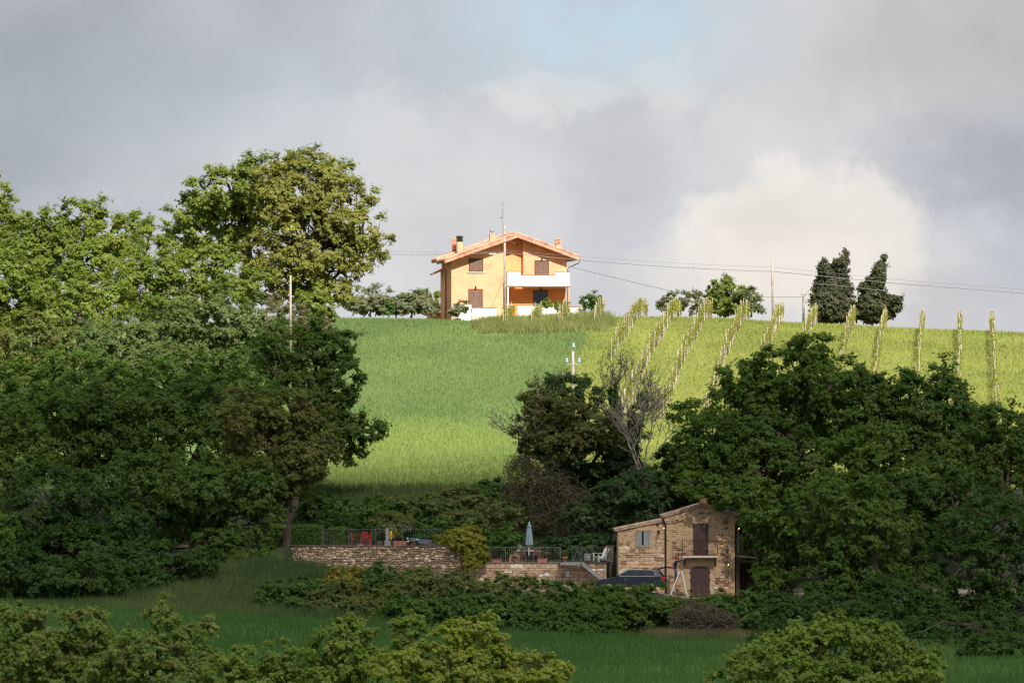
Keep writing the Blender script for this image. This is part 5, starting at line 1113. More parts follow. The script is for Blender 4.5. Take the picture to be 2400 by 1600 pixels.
# pipes, lamps
b = MB(); b.tube([(-.26, -.2, 5.28), (-.16, -.14, 5.1), (-.07, -.09, 4.9), (-.04, -.08, 2.0), (-.04, -.08, -.4)], .05, 8); b.ball((-.22, -.18, 5.3), .09, 8, 6); b.build('downpipe', M['iron'], sh, True)
b = MB(); b.tube([(4.66, -.1, 5.1), (4.63, .1, 4.8), (4.63, .1, -.4)], .05, 8); b.build('downpipe', M['iron'], sh, True)
b = MB(); b.tube([(4.80, -.05, 4.6), (4.80, -.05, 2.8)], .035, 8); b.build('flue_pipe', mat('pipe_grey', (.22, .23, .27), .5, .08, 4), sh, True)
b = MB(); b.lathe([(.085, 0), (.085, .05)], 0, 0, 0, 14)
o = b.build('vent', M['iron'], wl); o.rotation_euler = (math.radians(90), 0, 0); o.location = (-.59, .08, 4.88)
lantern(wl, -.53, .08, 4.40)
M['bulb'] = mat('bulb', (.9, .8, .6), .5, 0, 2, emit=((1.0, .62, .22), 2.2))
def lit(par, x, y, z):
    b = MB(); b.box(x - .05, x + .05, y, y + .06, z - .06, z + .06); b.tube([(x, y + .02, z), (x, y - .1, z + .04)], .014, 5); k = b.build('wall_lamp', M['iron'], par)
    q = MB(); q.ball((x, y - .13, z), .034, 10, 8); q.build('bulb', M['bulb'], k, True)
lit(wl, -.18, .03, 4.64); lit(sh, 4.13, -.11, 2.21); lit(sh, 4.84, -.14, 4.63)
b = MB(); b.lathe([(.03, .0), (.09, .03), (.09, .1), (.02, .14)], 4.28, -.16, 1.66, 8); b.build('outdoor_lamp', M['dull_metal'], sh)
# covered side porch on the right
po = thing('side_porch', 'dark wooden porch with a brown post at the right side of the stone house', 'porch', (sx0 + 4.6, SY, sz0), 0)
M['dark_wood'] = mat('dark_wood', (.075, .05, .04), .85, .2, 2, .2)
b = MB(); b.box(.06, .30, -.1, .16, -.6, 2.35); b.build('post', M['dark_wood'], po); b = MB(); b.box(1.7, 1.9, -.1, .1, -.6, 2.35); b.build('post', M['dark_wood'], po)
b = MB(); b.box(.02, 2.2, -.12, .1, 2.353, 2.52); b.build('beam', M['dark_wood'], po); b = MB(); b.prism([(.02, 2.75), (2.3, 2.523), (2.3, 2.6), (.02, 2.85)], -.3, 4); b.build('roof', M['old_tile'], po)
b = MB(); b.box(.32, 2.1, 2.6, 2.7, -.6, 2.4); b.build('back_wall', M['dark_wood'], po)
# ================================================================== TERRACE WALLS
WX0, WX1 = PX(676, SY + 6), PX(1100, 458.0)
TZ = -3.69
def dry_curve(x):
    # the wall end swings back into the hill on the left
    k = max(0.0, (PX(775, 458) - x)); return (458.0 + .12 * k ** 2.1, -min(1.0, .252 * k ** 1.1))
dw = thing('dry_stone_wall', 'long dry stone retaining wall of the upper terrace', 'wall', (0, 0, 0))
n = 40; V = []; F = []
for i in range(n + 1):
    x = WX0 + (WX1 - WX0) * i / n; y = dry_curve(x)[0]; zb = gz(x, y - .6) - .7
    V += [(x, y, zb), (x, y, TZ - .03), (x, y + .9, TZ - .03)]
for i in range(n): a = i * 3; F += [(a, a + 3, a + 4, a + 1), (a + 1, a + 4, a + 5, a + 2)]
MB().add(V, F).build('wall_core', M['wall_core'], dw)
rnd = random.Random(9); ds_ = stone_set('dry_stone')
st = [(x, z + rnd.uniform(-.03, .03), w_, h * rnd.uniform(.85, 1.2)) for x, z, w_, h in lay(WX0, WX1, -6.5, TZ - .03, .075, .155, .13, .36, rnd, zb=lambda x: gz(x, 457) - .25, joint=.024)]
st += []
set_stones([s for s in st if s[1] + s[3] / 2 < TZ - .0], ds_, dw, 0, 'dry_stone', rnd, (.07, .14), 298, curve=lambda x: (dry_curve(x)[0] + .03, dry_curve(x)[1]))
b = MB(); q = [(WX0 + (WX1 - WX0) * i / 30) for i in range(31)]
for i in range(30):
    x0, x1 = q[i], q[i + 1]; y0, y1 = dry_curve(x0)[0], dry_curve(x1)[0]; zz = TZ + random.uniform(-.006, .01)
    b.add([(x0 + .012, y0 - .13, TZ - .02), (x1 - .012, y1 - .13, TZ - .02), (x1 - .012, y1 + .45, TZ - .02), (x0 + .012, y0 + .45, TZ - .02), (x0 + .012, y0 - .13, zz + .05), (x1 - .012, y1 - .13, zz + .05), (x1 - .012, y1 + .45, zz + .05), (x0 + .012, y0 + .45, zz + .05)], [(0, 3, 2, 1), (4, 5, 6, 7), (0, 1, 5, 4), (2, 3, 7, 6), (1, 2, 6, 5), (3, 0, 4, 7)])
b.build('coping', mat('wall_coping', (.17, .12, .095), .9, .2, 3, .2), dw)
LX0, LX1 = PX(1086, 458.4), PX(1421, 458.4); LZ = -4.82
lw = thing('terrace_wall', 'low reddish stone wall carrying the lower terrace between yellow bush and stone house', 'wall', (0, 0, 0))
b = MB(); b.box(LX0, LX1, 458.45, 459.4, -7.6, LZ - .02); b.build('wall_core', M['mortar'], lw)
ts_ = stone_set('terrace_stone'); rnd = random.Random(21)
set_stones(lay(LX0, LX1, -6.9, LZ - .01, .16, .30, .25, .62, rnd, joint=.03), ts_, lw, 458.47, 'terrace_stone', rnd, (.06, .10), 298)
M['dark_edge'] = mat('dark_edge', (.05, .055, .06), .6, .1, 4)
b = MB(); b.box(PX(1370, 458.2), LX1, 458.28, 459.2, LZ, LZ + .07); b.build('terrace_edge', M['dark_edge'], lw)
b = MB(); b.box(LX0 + .1, PX(1314, 458.2), 458.33, 459.2, LZ, LZ + .045); b.build('coping', mat('coping_brick', (.30, .20, .15), .9, .2, 5), lw)
b = MB(); b.box(PX(1326, 458.2), PX(1335, 458.2), 458.33, 458.37, -5.75, -5.35); b.build('meter_box', mat('box_grey', (.55, .53, .5), .6, .05, 3), lw)
b = MB(); b.box(PX(1315.5, 458.2), PX(1318, 458.2), 458.30, 458.36, -6.6, -5.55); b.build('iron_strut', mat('rust_iron', (.15, .07, .04), .8, .2, 5), lw)
patch_mesh('gravel', [(PX(700, 457.3), PX(735, 457.3), 457.6), (PX(712, 457), PX(800, 457), 456.4), (PX(740, 456), PX(860, 456), 455.2), (PX(790, 455), PX(900, 455), 454.2)], 'gravel', .05)
# slate-dark back walls of the terraces
bw = thing('back_wall', 'dark slate-coloured retaining wall behind the upper terrace', 'wall', (PX(740, 466), 466, -3.8)); rnd = random.Random(5)
M['slate'] = mat('slate', (.05, .057, .07), .9, .2, 2, .2, per_obj=.15)
b = MB(); b.box(0, PX(1045, 466) - PX(740, 466), 0, .4, -.3, 1.05); b.build('wall_core', M['slate'], bw)
sl_ = [stone_mesh('stone', M['slate'], 40 + i) for i in range(4)]
set_stones(lay(0, PX(1045, 466) - PX(740, 466), 0, 1.05, .2, .34, .3, .7, rnd), sl_, bw, .02, 'slate', rnd, (.04, .07))
bw2 = thing('back_wall', 'grey-brown low stone wall behind the railing of the lower terrace', 'wall', (PX(1120, 464), 464, -4.86))
M['brown_stone'] = stone_mat('brown_stone', (.15, .125, .10), (.24, .20, .165), (.10, .08, .065), (.40, .37, .32), .3)
b = MB(); b.box(0, PX(1265, 464) - PX(1120, 464), 0, .4, -.3, 1.0); b.build('wall_core', M['wall_core'], bw2)
br_ = stone_set('brown_stone'); set_stones(lay(0, PX(1265, 464) - PX(1120, 464), 0, 1.02, .14, .26, .25, .55, rnd), br_, bw2, .02, 'brown_stone', rnd, (.05, .09))
pl_ = thing('stone_pillar', 'square tan stone pillar behind the left end of the lower railing', 'pillar', (PX(1205, 463), 463, -4.86))
b = MB(); b.box(-.36, .36, 0, .6, -.2, 1.62); b.build('core', M['mortar'], pl_); set_stones(lay(-.36, .36, 0, 1.62, .15, .25, .25, .4, rnd), ts_, pl_, .02, 'terrace_stone', rnd, (.05, .08))
# ================================================================== RAILINGS
M['rail_green'] = mat('rail_green', (.085, .11, .095), .6, .1, 4); M['rail_grey'] = mat('rail_grey', (.20, .20, .20), .55, .1, 4, metal=.3)
def railing(label, xs, y, z0, h, step, mk, posts):
    t = thing('railing', label, 'railing', (xs[0], y, z0), 0, 'metal railings of the terraces'); W_ = xs[1] - xs[0]
    for zz in (.10, h): b = MB(); b.beam((0, 0, zz), (W_, 0, zz), .026, .024); b.build('rail', M[mk], t)
    bm_ = MB().tube([(0, 0, .1), (0, 0, h - .02)], .007, 5).mesh('bar', M[mk]); pmh = MB().tube([(0, 0, -.05), (0, 0, h + .05)], .026, 6).mesh('post', M[mk])
    x = 0.0
    while x <= W_ + .01: put(bm_, 'bar', t, (x, 0, 0), (0, 0, 0)); x += step
    for p in posts: put(pmh, 'post', t, (p * W_, 0, 0), (0, 0, 0))
    return t
railing('green metal railing along the top of the dry stone wall', (PX(757, 458.1), PX(1032, 458.1)), 458.16, TZ + .05, 1.08, .155, 'rail_green', (0, .22, .45, .68, 1))
railing('grey-green metal railing along the lower terrace by the folded parasol', (PX(1118, 458.3), PX(1313, 458.3)), 458.62, LZ + .04, 1.0, .128, 'rail_grey', (0, .34, 1))
railing('green metal railing between the staircase and the stone house', (PX(1373, 458.3), PX(1424, 458.3)), 458.62, LZ + .06, 1.0, .128, 'rail_green', (0, 1))
g = thing('gate', 'open metal gate leaf with crossed braces at the head of the staircase', 'gate', (PX(1341, 458.6), 458.75, LZ + .08)); gw = PX(1364, 458.6) - PX(1341, 458.6)
for x in (0, gw): b = MB(); b.beam((x, 0, 0), (x, 0, 1.08), .04); b.build('stile', M['rail_green'], g)
for zz in (.06, 1.04): b = MB(); b.beam((.02, 0, zz), (gw - .02, 0, zz), .03); b.build('rail', M['rail_green'], g)
b = MB(); b.beam((.05, -.03, .05), (gw * .5, -.03, .78), .03); b.beam((gw * .5, -.03, .78), (gw * .95, -.03, .05), .03); b.build('brace', M['rail_grey'], g)
bm_ = MB().tube([(0, 0, .06), (0, 0, 1.04)], .01, 5).mesh('bar', M['rail_green'])
for k in range(1, 6): put(bm_, 'bar', g, (gw * k / 6, 0, 0), (0, 0, 0))
# ================================================================== STAIRCASE
M['steel'] = mat('steel', (.30, .32, .34), .5, .1, 3, metal=.4)
stc = thing('staircase', 'grey metal staircase with landing leading down beside the terrace wall', 'staircase', (PX(1313, 457.8), 457.7, LZ)); lx = PX(1363, 457.8) - PX(1313, 457.8)
b = MB(); b.box(0, lx, -.5, .6, -.14, .05); b.build('landing', M['steel'], stc)
ex, ez = PX(1416, 457.8) - PX(1313, 457.8), PZ(1361, 457.8) - LZ
for y in (-.5, .5): b = MB(); b.prism([(lx - .06, -.12), (ex - .06, ez - .1), (ex + .12, ez - .08), (lx + .14, .05), (lx - .05, .05)], y, y + .05); b.build('stringer', M['steel'], stc)
for k in range(7):
    s = (k + .6) / 7; b = MB(); x = lx + (ex - lx) * s; z = .02 + (ez) * s; b.box(x - .13, x + .13, -.44, .49, z, z + .04); b.build('tread', M['steel'], stc)
b = MB(); b.tube([(lx + .05, .52, 1.0), (ex, .52, ez + .95)], .02, 6)
for s in (0, .33, .66, 1): b.tube([(lx + .05 + (ex - lx - .05) * s, .52, ez * s), (lx + .05 + (ex - lx - .05) * s, .52, 1.0 + (ez - .05) * s)], .014, 5)
b.build('handrail', M['rail_green'], stc)
# ================================================================== TERRACE FURNITURE
M['parasol_blue'] = mat('parasol_blue', (.23, .31, .38), .85, .08, 5); M['pole_white'] = mat('pole_white', (.75, .73, .68), .5, .05, 4); M['terracotta'] = mat('terracotta', (.46, .20, .13), .9, .12, 5, .1, per_obj=.1)
M['red_paint'] = mat('red_paint', (.45, .02, .025), .5, .08, 5); M['white_plastic'] = mat('white_plastic', (.82, .82, .80), .5, .03, 4); M['beige_wood'] = mat('beige_wood', (.62, .54, .42), .7, .1, 6)
M['brown_wood'] = mat('brown_wood', (.16, .085, .055), .7, .15, 5); M['blue_frame'] = mat('blue_frame', (.035, .17, .30), .5, .08, 4); M['concrete'] = mat('concrete', (.30, .30, .31), .9, .12, 4, .2); M['yellow_hose'] = mat('yellow_hose', (.62, .45, .05), .5, .08, 5)
M['soil'] = mat('soil', (.07, .05, .035), .95, .2, 6); M['glass_green'] = mat('glass_green', (.2, .4, .33), .3, .1, 5)
LT = LZ + .045
u = thing('parasol', 'folded blue-grey parasol on a white pole behind the lower railing', 'parasol', (PX(1239.5, 460), 460, LT)); H_ = PZ(1224, 460) - LT
b = MB(); b.tube([(0, 0, .35), (.03, 0, H_ - .05)], .034, 8); b.build('pole', M['pole_white'], u); b = MB(); b.lathe([(.28, 0), (.28, .08), (.06, .12), (.05, .42)], 0, 0, 0, 14); b.build('base', M['iron'], u)
def folds(prof, n, amp, dx=0):
    b = MB(); V = []; S = n * 4
    for r, z in prof:
        for k in range(S): th = 2 * math.pi * k / S; rr = r * (1 + amp * math.cos(n * th)); V.append((rr * math.cos(th) + dx * z, rr * math.sin(th), z + (.04 * math.cos(n * th) if z == prof[0][1] else 0)))
    F = [(i * S + k, i * S + (k + 1) % S, (i + 1) * S + (k + 1) % S, (i + 1) * S + k) for i in range(len(prof) - 1) for k in range(S)]; return b.add(V, F)
zc = H_ - 1.50
o = folds([(.235, 0), (.22, .2), (.19, .6), (.145, 1.0), (.10, 1.24)], 8, .22).build('canopy', M['parasol_blue'], u, True); o.location = (.02, 0, zc)
o = folds([(.145, 0), (.10, .1), (.06, .2), (.03, .26)], 8, .10).build('canopy_top', M['parasol_blue'], u, True); o.location = (.03, 0, zc + 1.23)
b = MB(); b.ball((.03, 0, H_), .05, 8, 6); b.build('finial', M['pole_white'], u)
b = MB(); b.lathe([(.15, 0), (.155, .05), (.15, .08)], .025, 0, zc + .55, 12); b.build('tie_band', M['parasol_blue'], u)
def pot(label, px, y, z, r, h, plant=None, square=False, ln=None):
    t = thing('flower_pot' if not square else 'planter', label, 'flower pot' if not square else 'planter', (PX(px, y), y, z), 0, 'terracotta pots on the terraces'); b = MB()
    if square:
        b.add([(sx * w, sy * .17, zz) for zz, w in ((0, ln * .46), (h, ln * .5)) for sx, sy in ((-1, -1), (1, -1), (1, 1), (-1, 1))], [(3, 2, 1, 0), (0, 1, 5, 4), (1, 2, 6, 5), (2, 3, 7, 6), (3, 0, 4, 7)]); b.box(-ln * .52, ln * .52, -.20, -.15, h - .05, h); b.box(-ln * .52, ln * .52, .15, .2, h - .05, h); b.build('body', M['terracotta'], t)
        b = MB(); b.box(-ln * .47, ln * .47, -.148, .148, h - .06, h - .04); b.build('soil', M['soil'], t)
    else:
        b.lathe([(r * .62, 0), (r * .92, h * .8), (r * 1.08, h * .8), (r * 1.1, h), (r * .9, h), (r * .85, h * .9)], sides=16); b.build('body', M['terracotta'], t, True); b = MB(); b.lathe([(r * .86, h * .9), (.01, h * .93)], sides=12); b.build('soil', M['soil'], t)
    if plant:
        n, rr, hh, mk, nar = plant; c = rdir(n) * R.uniform(.3, 1, (n, 1)) * np.array([rr, rr * .8, hh / 2]) + np.array([0, 0, h + hh * .45]); l_ = R.uniform(.07, .14, n); V, F = leaf_quads(c, unit(rdir(n) + np.array([0, -.4, .4])), l_ * (1.5 if nar else 1), l_ * (.3 if nar else .6)); link('leaves', np_mesh('leaves', V, F, M[mk]), t)
        b = MB()
        for k in range(5): b.tube([(0, 0, h * .9), (random.uniform(-.6, .6) * rr, random.uniform(-.4, .4) * rr, h + hh * .7)], [.012, .006], 4)
        b.build('stem', M['bark_brown'], t)
    return t
pot('tall terracotta pot with a green grassy plant on the metal landing', 1323.5, 457.75, LZ + .055, .20, .36, (600, .26, .5, 'hedge_mixed', True))
pot('terracotta planter left end of the lower terrace', 1164, 459.2, LT, 0, .18, None, True, .62); pot('terracotta pot with dry plant left of the parasol', 1204, 459.2, LT, .17, .22, (260, .22, .22, 'rust', False))
pot('long terracotta planter right of the parasol', 1271, 459.2, LT, 0, .24, None, True, .66); pot('low terracotta pot right of the red chairs', 890, 459.2, TZ + .04, .2, .2, (140, .15, .14, 'hedge_green', False))
pot('long terracotta trough between the hose pillar and the blue lounger', 938, 459.4, TZ + .04, 0, .28, None, True, .95); pot('round red pot in the bend of the blue lounger', 970, 459.6, TZ + .04, .19, .36)
# dining table and chairs
tb = thing('garden_table', 'brown wooden garden table under the folded parasol', 'table', (PX(1240, 461), 461, LT))
b = MB(); 
for k in range(6): b.box(-.85, .85, -.42 + k * .142, -.42 + k * .142 + .13, .70, .735)
b.build('tabletop', M['beige_wood'], tb)
for sx in (-.75, .75):
    for sy in (-.34, .34): b = MB(); b.beam((sx, sy, 0), (sx, sy, .698), .06); b.build('leg', M['brown_wood'], tb)
b = MB(); b.box(-.75, .75, -.30, -.27, .6, .698); b.box(-.75, .75, .27, .30, .6, .698); b.build('apron', M['brown_wood'], tb)
def chair(name, label, x, y, z, rz, m, group, back=.92, arms=False):
    t = thing(name, label, 'chair', (x, y, z), rz, group)
    b = MB()
    for k in range(4): b.box(-.21, .21, -.20 + k * .105, -.20 + k * .105 + .09, .43, .455)
    b.build('seat', m, t)
    for sx in (-.19, .19):
        b = MB(); b.beam((sx, -.19, 0), (sx, -.19, .43), .035); b.build('leg', m, t); b = MB(); b.beam((sx, .24, 0), (sx, .19, .43), .035); b.beam((sx, .19, .43), (sx, .26, back), .035); b.build('leg', m, t)
    b = MB()
    for k in range(4): b.box(-.15 + k * .085, -.15 + k * .085 + .05, .20 + 0, .225, .50, back - .06)
    b.box(-.19, .19, .225, .255, back - .07, back); b.build('backrest', m, t)
    if arms:
        for sx in (-.2, .2): b = MB(); b.beam((sx, -.2, .64), (sx, .2, .66), .05, .025); b.beam((sx, -.18, .44), (sx, -.18, .64), .03); b.build('armrest', m, t)
    return t
CG = 'brown wooden chairs at the garden table'
chair('garden_chair', 'brown wooden chair at the right end of the garden table', PX(1273, 461), 461.0, LT, -math.pi / 2, M['brown_wood'], CG, .95, True); chair('garden_chair', 'brown wooden chair at the left end of the garden table', PX(1207, 461), 461.0, LT, math.pi / 2, M['brown_wood'], CG, .95, True)
chair('garden_chair', 'brown wooden chair in front of the garden table, right of the parasol pole', PX(1256, 460.2), 460.2, LT, math.pi + .2, M['brown_wood'], CG, .95); chair('garden_chair', 'brown wooden chair in front of the garden table, left of the parasol pole', PX(1226, 460.2), 460.2, LT, math.pi - .15, M['brown_wood'], CG, .95)
for px, lab in ((1232, 'white plate on the garden table left of the parasol pole'), (1245, 'white dish on the garden table right of the parasol pole')):
    t = thing('dish', lab, 'dish', (PX(px, 460.9), 460.9, LT + .737), 0, 'white dishes on the garden table'); b = MB(); b.lathe([(.08, 0), (.17, .05), (.18, .07), (.10, .03)], sides=14); b.build('bowl', M['white_plastic'], t)
# red chairs and table
RG = 'red chairs on the upper terrace'
RT = TZ + .04
chair('red_chair', 'red slatted chair left of the small red table', PX(832, 460.3), 460.3, RT, math.pi / 2, M['red_paint'], RG, .9, True); chair('red_chair', 'red slatted chair right of the small red table', PX(862, 460.3), 460.3, RT, -math.pi / 2, M['red_paint'], RG, .92, True); chair('red_chair', 'red slatted chair with its back to the wall edge, right of the table', PX(858.5, 459.7), 459.7, RT, math.pi * .9, M['red_paint'], RG, .92)
t = thing('small_table', 'small red table on a grey pedestal between the red chairs', 'table', (PX(846, 460.0), 460.0, RT)); b = MB(); b.lathe([(.30, .68), (.31, .70), (.30, .72), (.01, .72)], sides=16); b.build('tabletop', M['red_paint'], t); b = MB(); b.tube([(0, 0, .05), (0, 0, .68)], .03, 8); b.build('pedestal', M['concrete'], t); b = MB(); b.lathe([(.22, 0), (.2, .04), (.04, .07)], sides=14); b.build('foot', M['concrete'], t)
# hose pillar
hp = thing('hose_pillar', 'grey concrete tap pillar with a coiled yellow hose on the upper terrace', 'tap pillar', (PX(908, 459.3), 459.3, RT)); b = MB(); b.box(-.20, .24, -.16, .16, 0, .3); b.build('base', M['concrete'], hp); b = MB(); b.box(-.11, .09, -.1, .1, .3, 1.08); b.box(-.13, .11, -.12, .12, 1.083, 1.14); b.build('column', M['concrete'], hp)
b = MB()
for k in range(4): b.tube([(.20 + .025 * k, -.12, .95), (.13 + .02 * k, -.14, .6), (.20 + .02 * k, -.15, .34), (.29 + .01 * k, -.14, .6), (.24 + .02 * k, -.12, .95)], .016, 5)
b.build('hose', M['yellow_hose'], hp)
tree('shrub', 'small yellow-green plant behind the hose pillar', 'shrub', 'bushes on the terraces', 459.8, 897, [(896, 1220, 10, 9), (903, 1226, 8, 8)], 'gold_bush', .12, .2, 1.3, 50, .03, base_py=1254, crown='foliage')
# blue lounger hammock
ln_ = thing('hammock_frame', 'blue curved hammock frame with white ends lying on the dry stone wall top', 'hammock', (PX(953, 458.6), 458.5, RT + .02)); s_ = 458.6 / FPX
def q_(px, py, y=0): return ((px - 953) * s_, y, (1278.6 - py) * s_)
b = MB(); b.tube([q_(957, 1269.5, -.25), q_(963, 1265.5, -.25), q_(971, 1264, -.25), q_(978, 1268, -.25), q_(985, 1275, -.25), q_(1000, 1277.2, -.25), q_(1030, 1277.5, -.25), q_(1058, 1276, -.25)], .042, 8); b.build('front_tube', M['blue_frame'], ln_, True)
b = MB(); b.tube([q_(956, 1263.5, .35), q_(966, 1263, .35), q_(972, 1264, .35), q_(985, 1266, .35), q_(1000, 1267.3, .35), q_(1016, 1269.5, .35), q_(1040, 1272.5, .35), q_(1055, 1269, .35)], .042, 8); b.build('rear_tube', M['blue_frame'], ln_, True)
for a, c in (((953, 1263.3, .35), (957, 1263.6, .35)), ((955.5, 1271.5, -.25), (958.5, 1268.5, -.25)), ((976, 1265.6, .35), (980.5, 1265.9, .35))): b = MB(); b.tube([q_(*a), q_(*c)], .055, 8); b.build('end_cap', M['white_plastic'], ln_, True)
for px in (1016, 1028): b = MB(); b.tube([q_(px - 2, 1266.5, .35), q_(px, 1266.5, .1), q_(px + 1.5, 1271, -.2), q_(px + 1, 1277, -.25)], .032, 6); b.build('strap', M['white_plastic'], ln_, True)
b = MB()
for k in range(9): a = k / 8; b.beam(q_(984 + 34 * a, 1266.2 + 4 * a, .33), q_(986 + 34 * a, 1276.6, -.22), .09, .012)
b.build('netting', mat('netting', (.14, .10, .11), .9, .1, 5), ln_)
# statues, slatted chair
for px, py0, py1, Y, lab in ((1200, 1264, 1255, 463.2, 'small white statuette standing on the stone pillar'), (1220, 1284, 1277, 462.5, 'small pale green bottle on the wall left of the parasol')):
    t = thing('statuette' if px == 1200 else 'bottle', lab, 'statuette' if px == 1200 else 'bottle', (PX(px, Y), Y, PZ(py0, Y))); h = (py0 - py1) * Y / FPX; b = MB(); b.lathe([(.08, 0), (.085, h * .3), (.06, h * .55), (.035, h * .68), (.055, h * .82), (.02, h)], sides=10); b.build('body', M['white_plastic'] if px == 1200 else M['glass_green'], t, True)
ad_ = thing('adirondack_chair', 'white slatted garden armchair facing left beside the stone house', 'chair', (PX(1408, 459.6), 459.6, LZ + .075), .6)
for y in (-.3, .3):
    b = MB(); b.beam((-.42, y, .33), (.45, y, .08), .03, .12); b.build('side_rail', M['white_plastic'], ad_); b = MB(); b.beam((-.38, y, 0), (-.38, y, .56), .09, .03); b.build('leg', M['white_plastic'], ad_); b = MB(); b.beam((-.52, y, .58), (.32, y, .56), .13, .03); b.build('armrest', M['white_plastic'], ad_)
b = MB()
for k in range(5): x = -.36 + k * .13; b.box(x, x + .11, -.30, .30, .36 - (x + .4) * .28, .385 - (x + .4) * .28)
b.build('seat', M['white_plastic'], ad_); b = MB()
for k in range(5): y = -.30 + k * .122; b.beam((.18, y + .05, .16), (.52, y + .05, .98 - .05 * abs(k - 2)), .105, .025, (1, 0, 0))
b.build('backrest', M['white_plastic'], ad_)
for k, y in enumerate((0,)):
    sl = thing('slatted_stand', 'beige slatted wooden stand with terracotta top behind the white armchair', 'stand', (PX(1429, 460.4), 460.4, LZ + .075), 0)
    for i in range(4): b = MB(); b.box(-.16 + i * .105, -.16 + i * .105 + .08, -.03, 0, .08, .98); b.build('slat', M['beige_wood'], sl)
    b = MB(); b.box(-.24, .30, -.08, .3, .983, 1.08); b.build('top_rail', M['terracotta'], sl); b = MB(); b.box(-.22, .28, -.06, .28, 0, .077); b.build('bottom_rail', M['beige_wood'], sl)
t = thing('garden_hose_reel', 'green garden hose hanging beside the lean-to corner', 'hose', (PX(1440, 459.9), 459.9, LZ + .075)); b = MB()
for k in range(3): b.tube([(-.12, .02 * k, .0), (.02 * k, .02 * k, .62), (.14, .02 * k, .02)], .02, 5)
b.build('hose', mat('hose_green', (.05, .19, .08), .5, .1, 5), t)
t = thing('stone_block', 'grey squared stone block at the head of the staircase', 'stone block', (PX(1377, 459.3), 459.3, LZ + .07)); put(stone_mesh('stone', M['concrete'], 3), 'stone', t, (0, .2, .26), (0, 0, 0), (.46, .5, .52))
# white boulders on the hedge side of the lower wall
for px, py, Y, lab in ((1281, 1345, 456.8, 'larger white boulder at the foot of the terrace wall'), (1268, 1347, 456.9, 'smaller white boulder at the foot of the terrace wall'), (1187, 1349, 456.8, 'flat white boulder at the foot of the terrace wall, below the pot')):
    t = thing('boulder', lab, 'boulder', (PX(px, Y), Y, PZ(py + 4, Y)), 0, 'white boulders at the terrace wall'); b = MB(); b.ball((0, 0, .05), .2 if px > 1270 else .14, 8, 6, (1.2, .9, .75)); o = b.build('stone', mat('boulder_white', (.62, .6, .55), .9, .1, 5, .3), t, True)
t = thing('white_post_marker', 'white forked marker stake at the left foot of the wheat field', 'marker stake', (PX(798, 484), 484, PZ(1160, 484))); b = MB(); b.beam((0, 0, -.6), (.02, 0, .28), .07, .05); b.beam((-.12, 0, .02), (0, 0, .14), .05, .04); b.beam((.02, 0, .28), (.04, 0, .36), .04, .03); b.build('stake', M['white_plastic'], t)
# ================================================================== CAR
M['car_paint'] = mat('car_paint', (.013, .021, .036), .25, .05, 1, spec=.6); M['chrome'] = mat('chrome', (.75, .76, .78), .18, .02, 4, metal=.9); M['black_trim'] = mat('black_trim', (.012, .013, .015), .5, .1, 4); M['tail_red'] = mat('tail_red', (.60, .012, .015), .25, .05, 4, spec=.6); M['tyre'] = mat('tyre', (.018, .018, .018), .85, .1, 6)
M['car_glass'] = mat('car_glass', (.02, .028, .034), .08, .03, 3, spec=.45); M['car_lining'] = mat('car_lining', (.015, .016, .018), .8, .1, 4)
CY = 452.5; cxp = PX(1397, CY); cz = PZ(1332, CY) - 1.50
car = thing('parked_car', 'dark blue estate car with its tailgate open in front of the stone house', 'car', (cxp, CY, cz))
half = .88
low = [(-.02, .42), (.02, .66), (.22, .78), (1.25, .96), (4.30, 1.00), (4.50, .90), (4.60, .55), (4.55, .30), (.10, .28)]
b = MB(); V = []; n = len(low)
for y, k in ((-half, 1), (-half + .02, 1), (half - .02, 1), (half, 1)): 
    s = .97 if abs(y) == half else 1.0
    V += [(2.3 + (x - 2.3) * s, y, .62 + (z - .62) * s) for x, z in low]
F = [tuple(range(n - 1, -1, -1))[::-1], tuple(range(4 * n - 1, 3 * n - 1, -1))]
for r in range(3): F += [(r * n + i, (r + 1) * n + i, (r + 1) * n + (i + 1) % n, r * n + (i + 1) % n) for i in range(n)]
b.add(V, F); b.build('body', M['car_paint'], car)
# cabin: roof and pillars, windows as own panes
roofp = [(1.20, .985), (1.42, 1.10), (2.05, 1.43), (2.45, 1.50), (3.60, 1.49), (3.98, 1.42), (4.10, 1.36)]
rb = half - .16; b = MB()
V = [(x, s * (half - .05 - (z - .98) * .32), z) for s in (-1, 1) for x, z in roofp]; n = len(roofp); b.add(V, [(i, n + i, n + i + 1, i + 1) for i in range(2, n - 1)])
b.build('roof', M['car_paint'], car)
def yat(z): return half - .05 - (z - .98) * .32
def side(pts, name, m, off=0.0, s=-1, par=None):
    b = MB(); V = [(x, s * (yat(z) + off), z) for x, z in pts]; V += [(x, s * (yat(z) + off - .03), z) for x, z in pts]; k = len(pts)
    b.add(V, [tuple(range(k)), tuple(range(2 * k - 1, k - 1, -1))] + [(i, k + i, k + (i + 1) % k, (i + 1) % k) for i in range(k)]); return b.build(name, m, par or car)
